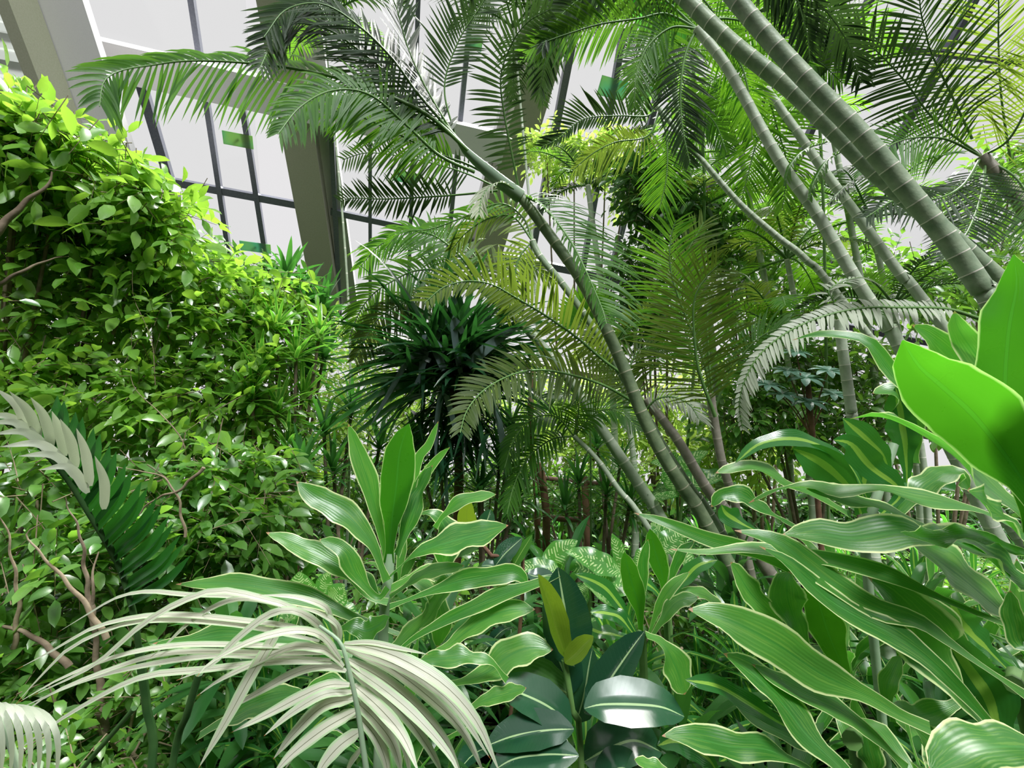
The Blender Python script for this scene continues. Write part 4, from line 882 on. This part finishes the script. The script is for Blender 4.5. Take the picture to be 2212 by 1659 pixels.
# rails of a rustic fence
def rail(a, b, r, lab):
    m = MB(); tube(m, curve(np.array([a, (a + b) / 2 + np.array([0, 0, -.01]), b]), 12), r, 9); tag(m.build('fence_rail', M['wood']), lab, 'rail', 'rustic fence rails')
rail(P(590, 978, 3.8), P(840, 1002, 3.9), .017, 'reddish wooden rail behind the left shrub, left of the dark tree')
rail(P(1175, 1032, 3.9), P(1330, 1046, 3.9), .020, 'upper reddish rail right of the rough post in the centre')
rail(P(1175, 1115, 3.7), P(1255, 1122, 3.7), .022, 'lower short rail right of the rough post in the centre')
for x, y, lab in ((655, 985, 'wooden post under the left rail'), (1262, 1030, 'twisted wooden post at the right end of the lower rail')):
    m = MB(); b = P(x, y, 3.9); e = b.copy(); e[2] = -.05; tube(m, curve(np.array([b, (b + e) / 2 + np.array([.02, 0, 0]), e]), 20), .03, 9); tag(m.build('fence_post', M['red_bark']), lab, 'post', 'rail fence posts')

# ------------------------------------------------------------------ shrubs and undergrowth
def sprays(mb, tw, n, centre, radii, leaf, mat_w=.42, shell=.45, out=.7, droop=.5, per=7, twl=None, prof='ovate', rnd=None, axes=None, bowl=-.15, upn=.7, nu=5, wave=.03):
    "n leafy twigs through an ellipsoid of axes RGT, FWD, UPC"
    ax = np.stack([RGT, FWD, UPC]) if axes is None else axes
    q = norm(rs.randn(n, 3)); rr = shell + (1 - shell) * rs.rand(n, 1) ** .6
    rad = np.asarray(radii, float)
    c = centre + (q * rr * rad) @ ax
    ow = norm((q / rad) @ ax)
    T = norm(ow * out + rs.randn(n, 3) * .55 + np.array([0, 0, bowl]))
    tl = (twl or leaf * 3.2) * (.7 + .6 * rs.rand(n))
    c = c - T * tl[:, None] * .6
    c[:, 2] = np.maximum(c[:, 2], .05)
    k = per; u = (np.arange(k) + 1) / k
    pos = c[:, None] + T[:, None] * (tl[:, None] * u)[..., None] - (droop * .35 * tl[:, None] * u ** 2)[..., None] * Z
    s = norm(np.cross(T, Z + rs.randn(n, 3) * .4)); sg = np.where(np.arange(k) % 2, 1, -1)[None, :, None]
    D = T[:, None] * .75 + s[:, None] * sg * .85 + rs.randn(n, k, 3) * .22
    D[:, -1] = T + rs.randn(n, 3) * .15
    nrm = norm(Z * upn + rs.randn(n, k, 3) * .45 + (CAM - centre) / np.linalg.norm(CAM - centre) * .25)
    m = n * k; L = leaf * (.65 + .6 * rs.rand(m))
    tr = np.repeat(rs.rand(n), k) * .6 + rs.rand(m) * .4
    droopers(mb, pos.reshape(m, 3), D.reshape(m, 3), nrm.reshape(m, 3), L, L * mat_w, droop + rs.rand(m) * .5, prof, nu, 3, .22, wave, tr)
    if tw is not None:
        for i in range(0, n, max(1, n // 60)):
            P3 = np.stack([c[i], c[i] + T[i] * tl[i] * .45 - Z * droop * .08 * tl[i], c[i] + T[i] * tl[i] * .95 - Z * droop * .33 * tl[i]])
            tube(tw, curve(P3, 5), np.linspace(.003, .001, 5), 4, cap=False)
def shrub(name, label, cat, foot, blobs, leaf, mat, dens=1.0, stems=(), stem_r=.02, group=None, smat='bark', **kw):
    g = np.array(foot, float); g[2] = 0
    t = thing(name, label, cat, tuple(g), group)
    mb = MB(); tw = MB()
    for (px, py, d, rx, ry, rd, n) in blobs:
        sprays(mb, tw, int(n * dens), P(px, py, d), (rx * d / F, rd, ry * d / F), leaf, **kw)
    for (px, py, d, *_) in blobs:
        c = P(px, py, d); tube(tw, curve(np.array([g + (c - g) * .05, g * .45 + c * .55 + rs.randn(3) * .06, c]), 14), np.linspace(stem_r, stem_r * .35, 14), 7)
    mb.build('foliage', M[mat], t); tw.build('branches', M[smat], t)
    for s in stems:
        p_ = pts(s[1], s[3]) if isinstance(s[1], str) else np.array(s[1]); p_ = np.vstack([p_, p_[-1] + (p_[-1] - p_[-2]) * .6 + rs.randn(3) * .03])
        m = MB(); c_ = curve(p_, 30); c_ = c_ + .006 * np.sin(np.arange(30) * .9)[:, None] * RGT; tube(m, c_, np.linspace(s[2] * .85, s[2] * .12, 30), 8); m.build('branch', M[s[0]], t)
    return t

shrub('weeping_fig', 'weeping fig tree in the upper left corner, with a brown limb', 'tree', P(-60, 1300, 2.9), [
  (40, 330, 2.7, 110, 90, .4, 90), (140, 330, 2.8, 120, 80, .4, 90), (230, 400, 2.9, 110, 90, .4, 90), (330, 460, 3.0, 80, 80, .3, 60), (90, 480, 2.9, 120, 110, .4, 80), (220, 540, 3.1, 120, 80, .4, 70), (-60, 420, 2.7, 100, 160, .4, 60), (50, 260, 2.7, 80, 45, .3, 40), (30, 600, 3.0, 60, 60, .3, 16)],
  .135, 'fig', .72, [('bark', [P(-60, 560, 2.35), P(0, 492, 2.4), P(60, 432, 2.45), P(108, 396, 2.5)], .032, 1), ('bark', [P(-40, 640, 2.5), P(40, 590, 2.5), P(110, 560, 2.6)], .018, 1)], droop=.5)
shrub('fig_shrub', 'big bright green fig shrub covering the left side below the tree', 'shrub', P(330, 1350, 3.1), [
  (180, 560, 3.2, 170, 90, .4, 110), (360, 560, 3.3, 130, 100, .4, 110), (470, 640, 3.4, 120, 90, .4, 100), (330, 690, 3.2, 200, 120, .5, 170), (120, 720, 3.0, 170, 130, .5, 150), (520, 770, 3.4, 110, 120, .4, 110),
  (200, 850, 2.9, 200, 110, .5, 170), (430, 880, 3.1, 160, 120, .5, 150), (560, 960, 3.3, 100, 110, .4, 90), (600, 640, 3.6, 90, 60, .3, 60), (0, 800, 2.8, 90, 120, .4, 70)],
  .12, 'fig', .75, [('twig', [P(300, 1300, 2.9), P(340, 1000, 2.8), P(330, 760, 2.8), P(290, 640, 2.8)], .008, 1), ('twig', [P(420, 1200, 2.7), P(395, 960, 2.6), P(300, 850, 2.6)], .008, 1)], droop=.45)
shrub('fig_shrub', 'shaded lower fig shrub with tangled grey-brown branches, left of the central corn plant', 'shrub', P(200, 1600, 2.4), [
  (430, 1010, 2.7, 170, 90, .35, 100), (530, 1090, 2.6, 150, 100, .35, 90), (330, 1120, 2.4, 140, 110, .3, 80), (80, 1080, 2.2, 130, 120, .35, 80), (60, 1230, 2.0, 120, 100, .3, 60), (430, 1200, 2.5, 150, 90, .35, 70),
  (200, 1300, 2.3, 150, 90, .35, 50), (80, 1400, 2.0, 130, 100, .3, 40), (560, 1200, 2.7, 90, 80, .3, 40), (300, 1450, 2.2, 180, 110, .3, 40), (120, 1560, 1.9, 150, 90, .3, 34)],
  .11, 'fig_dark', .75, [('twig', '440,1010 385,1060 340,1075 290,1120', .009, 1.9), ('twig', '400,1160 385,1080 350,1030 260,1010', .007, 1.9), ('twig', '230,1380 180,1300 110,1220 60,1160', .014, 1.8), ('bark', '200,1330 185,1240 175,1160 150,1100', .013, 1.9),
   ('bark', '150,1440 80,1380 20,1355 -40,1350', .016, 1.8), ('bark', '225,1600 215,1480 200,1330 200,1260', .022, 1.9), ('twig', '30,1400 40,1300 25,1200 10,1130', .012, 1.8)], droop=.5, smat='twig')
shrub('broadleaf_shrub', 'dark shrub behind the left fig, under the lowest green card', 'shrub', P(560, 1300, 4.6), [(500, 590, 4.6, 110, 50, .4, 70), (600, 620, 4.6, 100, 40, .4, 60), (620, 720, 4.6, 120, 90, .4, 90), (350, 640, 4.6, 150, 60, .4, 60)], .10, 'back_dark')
# narrow-leaved dracaenas between the shrub and the dark tree
def rosette_mesh(mb, c, n, L, W, droop, up=.25, kind='long', nu=8, spread=1.0, wave=0.0, tiltx=None):
    a = np.arange(n) * 2.4 + rs.rand() * 6; el = np.linspace(-.25, 1.25, n) + rs.randn(n) * .12 + up * .3
    D = np.stack([np.cos(a) * np.cos(el), np.sin(a) * np.cos(el), np.sin(el)], 1)
    if tiltx is not None: D = norm(D + np.asarray(tiltx))
    O = np.asarray(c) + np.stack([np.cos(a) * .01, np.sin(a) * .01, np.linspace(-.08, .02, n)], 1) * spread
    droopers(mb, O, D, Z + D * -.2 + rs.randn(n, 3) * .1, L * (.7 + .4 * rs.rand(n)), W * (.8 + .3 * rs.rand(n)), droop * (.6 + .8 * rs.rand(n)), kind, nu, 5 if kind != 'long' else 3, .2, wave)
def multi(name, label, cat, foot, heads, mat, n, L, W, droop, smat='bark', sr=.012, group=None, kind='long', wave=0.0):
    g = np.array(foot, float); g[2] = 0; t = thing(name, label, cat, tuple(g), group)
    for h in heads:
        h = np.asarray(h); m = MB(); rosette_mesh(m, h, n, L, W, droop, kind=kind, wave=wave); o = m.build('leaf_rosette', M[mat], t)
        m = MB(); tube(m, curve(np.array([g, (g + h) / 2 + rs.randn(3) * .04, h]), 12), sr, 7); m.build('stem', M[smat], t)
    return t
multi('song_dracaena', 'yellow-edged narrow-leaved dracaena between the bright fig shrub and the dark tree', 'plant', P(620, 1150, 3.3), [P(*q) for q in ((600, 700, 3.4), (545, 690, 3.4), (560, 790, 3.2), (640, 760, 3.4), (545, 850, 3.1), (600, 880, 3.2), (690, 720, 3.6), (520, 760, 3.3), (655, 850, 3.5), (620, 960, 3.2))], 'song', 30, .27, .032, .5)
multi('dracaena_plant', 'dark dracaena standing before the left glass bay beside the rafter foot', 'plant', P(640, 1150, 4.0), [P(*q) for q in ((620, 600, 4.0), (655, 640, 4.0), (590, 650, 4.0), (700, 660, 4.1), (640, 700, 4.1), (660, 800, 4.0), (700, 760, 4.0))], 'dracaena', 34, .34, .05, .55)
multi('dracaena_plant', 'dracaena with arching blades at the left foot of the dark tree', 'plant', P(760, 1150, 3.4), [P(*q) for q in ((700, 930, 3.3), (760, 880, 3.5), (820, 960, 3.4), (720, 1010, 3.2), (650, 1010, 3.0))], 'dracaena', 30, .30, .035, .5)
multi('dracaena_plant', 'dense dark narrow-leaved dracaena right below the dark tree', 'plant', P(1040, 1180, 3.3), [P(*q) for q in ((1030, 950, 3.3), (1080, 1000, 3.2), (1040, 1050, 3.1), (950, 1000, 3.2), (1100, 930, 3.5), (900, 960, 3.4), (1120, 1060, 3.2))], 'dracaena', 36, .30, .03, .7)
multi('dracaena_plant', 'dark feathery dracaena behind the foot of the central palms', 'plant', P(1280, 1180, 3.5), [P(*q) for q in ((1250, 1040, 3.4), (1310, 1060, 3.3), (1340, 1000, 3.6), (1220, 1090, 3.2), (1360, 1090, 3.2), (1290, 960, 3.8))], 'dracaena', 32, .26, .026, .7)
# umbrella tree
g16 = P(1750, 1180, 2.9); g16[2] = 0
t = thing('umbrella_tree', 'small umbrella tree with blue-grey palmate leaves beside the whitish stem', 'tree', tuple(g16))
for (x, y, r) in ((1740, 815, .13), (1690, 850, .11), (1745, 865, .13), (1790, 800, .11), (1700, 800, .10), (1660, 830, .1), (1720, 760, .09), (1800, 850, .1)):
    m = MB(); o_ = P(x, y, 2.7); a = np.linspace(0, 5.6, 8) + rs.rand(); D = np.cos(a)[:, None] * RGT + np.sin(a)[:, None] * norm(FWD + Z * .5)
    droopers(m, np.repeat(o_[None], 8, 0), D + Z * .1, Z + np.array([0, -.5, 0]), r, r * .38, .5, 'ovate', 7, 3, .2); m.build('palmate_leaf', M['umbrella'], t)
    m = MB(); tube(m, curve(np.array([o_, (o_ + P(1752, 940, 2.75)) / 2 + Z * .03, P(1752, 940, 2.75)]), 8), .004, 5); m.build('leaf_stalk', M['red_bark'], t)
stalk(t, 'red_bark', [P(1745, 830, 2.72), P(1755, 940, 2.75), P(1765, 1060, 2.8), g16], .016, name='trunk')
g17 = P(1700, 1150, 3.4); g17[2] = 0
# background shrubs
shrub('background_shrub', 'dark-leaved tree crown behind the palms right of the central rafter', 'tree', P(1420, 1200, 5.2), [(1400, 380, 4.3, 80, 70, .4, 150), (1440, 450, 4.2, 90, 60, .5, 120), (1500, 470, 5.0, 90, 60, .5, 110), (1380, 700, 4.8, 80, 90, .4, 110), (1370, 620, 4.9, 70, 80, .4, 70), (1560, 520, 5.0, 80, 70, .4, 80), (1400, 560, 5.0, 80, 70, .4, 80)], .10, 'back_dark', shell=.2)
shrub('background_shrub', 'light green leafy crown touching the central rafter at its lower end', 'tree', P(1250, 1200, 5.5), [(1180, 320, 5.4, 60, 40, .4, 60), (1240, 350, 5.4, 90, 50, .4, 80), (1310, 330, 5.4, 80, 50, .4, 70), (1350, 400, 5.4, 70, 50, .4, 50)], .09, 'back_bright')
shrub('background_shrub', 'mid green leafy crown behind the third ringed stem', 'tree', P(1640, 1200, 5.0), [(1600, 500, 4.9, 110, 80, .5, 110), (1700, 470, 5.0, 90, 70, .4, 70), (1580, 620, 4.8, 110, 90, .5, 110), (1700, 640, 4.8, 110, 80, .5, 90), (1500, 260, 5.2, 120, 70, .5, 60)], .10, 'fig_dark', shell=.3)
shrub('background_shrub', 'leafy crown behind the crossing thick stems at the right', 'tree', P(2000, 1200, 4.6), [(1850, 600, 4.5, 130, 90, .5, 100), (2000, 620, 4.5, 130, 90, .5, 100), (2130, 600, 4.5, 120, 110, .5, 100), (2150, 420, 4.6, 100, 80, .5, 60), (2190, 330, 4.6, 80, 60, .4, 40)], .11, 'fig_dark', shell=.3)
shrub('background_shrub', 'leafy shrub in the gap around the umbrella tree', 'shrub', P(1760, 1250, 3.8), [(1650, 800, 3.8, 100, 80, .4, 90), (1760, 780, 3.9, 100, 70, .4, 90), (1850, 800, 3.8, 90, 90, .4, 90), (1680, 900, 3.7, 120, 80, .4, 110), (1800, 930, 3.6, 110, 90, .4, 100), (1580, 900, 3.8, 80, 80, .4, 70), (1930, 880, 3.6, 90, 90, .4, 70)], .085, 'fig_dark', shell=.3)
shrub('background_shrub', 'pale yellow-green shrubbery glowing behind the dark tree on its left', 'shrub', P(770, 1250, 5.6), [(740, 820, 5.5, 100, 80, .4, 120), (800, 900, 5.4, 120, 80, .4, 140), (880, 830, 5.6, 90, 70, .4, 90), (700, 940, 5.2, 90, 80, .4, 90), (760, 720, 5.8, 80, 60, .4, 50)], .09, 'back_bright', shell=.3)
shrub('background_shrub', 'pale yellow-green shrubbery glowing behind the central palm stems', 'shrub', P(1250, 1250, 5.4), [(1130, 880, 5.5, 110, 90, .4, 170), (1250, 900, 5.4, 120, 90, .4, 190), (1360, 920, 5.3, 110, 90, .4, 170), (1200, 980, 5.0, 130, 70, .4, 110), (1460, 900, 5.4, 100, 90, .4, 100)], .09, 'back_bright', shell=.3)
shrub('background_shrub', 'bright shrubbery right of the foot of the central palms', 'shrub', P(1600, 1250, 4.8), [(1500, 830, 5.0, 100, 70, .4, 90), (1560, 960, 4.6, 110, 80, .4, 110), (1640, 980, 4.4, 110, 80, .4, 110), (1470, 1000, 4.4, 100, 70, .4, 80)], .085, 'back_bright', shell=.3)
shrub('background_shrub', 'mid green hedge-like shrub behind the rustic fence rails', 'shrub', P(1080, 1250, 4.5), [(1060, 1040, 4.4, 110, 60, .3, 90), (1200, 1070, 4.4, 110, 60, .3, 90), (1330, 1060, 4.3, 110, 60, .3, 90), (900, 1040, 4.4, 110, 70, .3, 90), (760, 1040, 4.3, 110, 70, .3, 90), (640, 1060, 4.0, 90, 80, .3, 80)], .085, 'fig_dark', shell=.3)

for px, lab in ((100, 'far left'), (480, 'left'), (800, 'centre left'), (1120, 'centre'), (1420, 'centre right'), (1720, 'right'), (2080, 'far right')):
    shrub('hedge_shrub', 'dark low hedge shrub at the very back, %s of the picture' % lab, 'shrub', P(px, 1100, 8.0), [(px - 110, 1085, 8, 150, 60, .5, 90), (px + 60, 1090, 8, 150, 60, .5, 90), (px, 1130, 7.6, 190, 60, .4, 60)], .19, 'back_dark', shell=.2, group='hedge at the back of the bed', stem_r=.03)
# undergrowth: one plant of each kind, then copies
def dup(o, parent=None):
    c = o.copy(); COL.objects.link(c)
    if parent is not None: c.parent = parent
    for ch in list(o.children): dup(ch, c)
    return c
def proto_straps(name, mat, H, n, L, W, kind='strap', heads=3, wave=.03):
    t = thing(name, 'x', 'plant')
    for k in range(heads):
        h = np.array([R.uniform(-.12, .12), R.uniform(-.12, .12), H * (1 - .28 * k)]); m = MB()
        rosette_mesh(m, h, n, L, W, .75, kind=kind, nu=9, wave=wave); m.build('leaf_rosette', M[mat], t)
        m = MB(); tube(m, curve(np.array([[h[0] * .4, h[1] * .4, -.02], [h[0] * .8, h[1] * .8, h[2] * .5], h]), 8), .010, 6); m.build('stem', M['green_stalk'], t)
    return t
def proto_broad(name, mat, H, n, L, W):
    t = thing(name, 'x', 'plant'); m = MB(); sm = MB()
    for k in range(n):
        a = k * 2.4; el = R.uniform(.1, .9); d = np.array([math.cos(a) * math.cos(el), math.sin(a) * math.cos(el), math.sin(el)])
        b = np.array([0, 0, H * R.uniform(.25, .8)]); e = b + d * L * .7
        tube(sm, curve(np.array([b, b + d * L * .4 + Z * .02, e]), 5), .004, 5)
        droopers(m, e[None], d[None] - Z * .2, Z[None], [L * R.uniform(.8, 1.1)], [W], [.9], 'broad', 9, 5, .2, .01)
    tube(sm, curve(np.array([[0, 0, -.02], [.01, 0, H * .5], [0, .01, H * .85]]), 8), .012, 7)
    m.build('foliage', M[mat], t); sm.build('stalks', M['green_stalk'], t); return t
def proto_bush(name, mat, H, leaf):
    t = thing(name, 'x', 'shrub'); m = MB(); tw = MB()
    sprays(m, tw, 60, np.array([0, 0, H * .6]), (.32, .32, H * .42), leaf, axes=np.eye(3)); m.build('foliage', M[mat], t)
    for k in range(4): tube(tw, curve(np.array([[0, 0, -.02], [R.uniform(-.08, .08), R.uniform(-.08, .08), H * .4], [R.uniform(-.2, .2), R.uniform(-.2, .2), H * .7]]), 8), .007, 5)
    tw.build('branches', M['twig'], t); return t
PR = {
 'undergrowth_dracaena': (proto_straps('undergrowth_dracaena', 'dracaena', .82, 20, .36, .055), 'glossy dark strap-leaved dracaena'),
 'undergrowth_corn_plant': (proto_straps('undergrowth_corn_plant', 'corn', .80, 15, .38, .075, wave=.05), 'pale-edged corn plant'),
 'undergrowth_lily': (proto_straps('undergrowth_lily', 'corn_stripe', .72, 22, .30, .042, heads=3), 'striped narrow-leaved plant'),
 'undergrowth_dumb_cane': (proto_broad('undergrowth_dumb_cane', 'dieff', .85, 13, .24, .11), 'flecked dumb cane'),
 'undergrowth_bush': (proto_bush('undergrowth_bush', 'fig_dark', .9, .085), 'small-leaved bush'),
 'undergrowth_rubber_plant': (proto_broad('undergrowth_rubber_plant', 'rubber', .8, 14, .22, .10), 'dark oval-leaved rubber plant'),
}
ROWS = (1.35, 1.62, 1.95, 2.3, 2.7, 3.15, 3.7, 4.4, 5.2, 6.2)
ORD = ('front', 'second', 'third', 'fourth', 'fifth', 'sixth', 'seventh', 'eighth', 'ninth', 'rearmost')
ANCH = ((60, 'at the left edge'), (200, 'left of the green feather frond'), (350, 'below the green feather frond'), (480, 'behind the grey feather frond'), (620, 'under the bright fig shrub'), (760, 'left of the central corn plant'),
        (880, 'under the central corn plant'), (1010, 'right of the central corn plant'), (1150, 'left of the rubber plant'), (1290, 'behind the rubber plant'), (1430, 'beside the young dracaenas'), (1570, 'by the foot of the leaning palms'),
        (1720, 'left among the right corn plants'), (1870, 'under the striped corn plant'), (2020, 'right of the striped corn plant'), (2150, 'near the right edge'), (9999, 'at the right edge'))
def zone(px, d):
    r = min(range(10), key=lambda i: abs(ROWS[i] - d))
    return ORD[r], next(t for x, t in ANCH if px < x)
used = set(); kinds = list(PR)
spots = []
for d in (1.35, 1.62, 1.95, 2.3, 2.7, 3.15, 3.7, 4.4, 5.2, 6.2):
    step = 185 if d < 2.5 else 140
    x = -60 + R.uniform(0, 100)
    while x < 2290:
        spots.append((x + R.uniform(-50, 50), d * R.uniform(.94, 1.06))); x += step * R.uniform(.8, 1.2)
for x, d in spots:
    if x < 600 and d < 2.1 and R.random() < .6: continue
    wts = [4, 2, 3, 2, 1.2, 1] if x > 560 else [.3, .1, .2, .4, 6, .3]
    if x > 1500: wts = [3, 4, 4, 1, .6, .6]
    if d > 2.6: wts[4] += 3; wts[0] += 1
    k = R.choices(kinds, wts)[0]; pr, desc = PR[k]
    if k in used: o = dup(pr)
    else: o = pr; used.add(k)
    top = P(x, 1330, d); hh = 1.02 if d > 1.8 else .80
    s = R.uniform(.85, 1.15) * hh
    p = P(x, 1200, d)
    o.location = (p[0], p[1], 0); o.rotation_euler = (R.uniform(-.08, .08), R.uniform(-.08, .08), R.uniform(0, 6.28)); o.scale = (s, s, s)
    sd, dp = zone(x, d)
    o['label'] = '%s, %s undergrowth row, %s' % (desc, sd, dp)
    o['group'] = '%ss in the undergrowth' % desc
for k in kinds:
    if k not in used:
        for ch in list(PR[k][0].children): bpy.data.objects.remove(ch)
        bpy.data.objects.remove(PR[k][0])
# low cover between the plants
mb = MB(); n = 9000; d = 1.0 + 7.5 * rs.rand(n) ** .8; x = (rs.rand(n) * 2.6 - 1.3) * d
O = np.stack([x, d, rs.rand(n) ** 1.5 * .35], 1); D = norm(rs.randn(n, 3) * np.array([1, 1, .4]) + np.array([0, 0, .5]))
droopers(mb, O, D, Z + rs.randn(n, 3) * .4, .10 + rs.rand(n) * .14, .03 + rs.rand(n) * .03, .8, 'ovate', 4, 3, .2)
o = mb.build('ground_cover', M['dracaena']); tag(o, 'dark leafy ground cover hiding the soil under all the plants', 'ground cover', None, 'stuff')
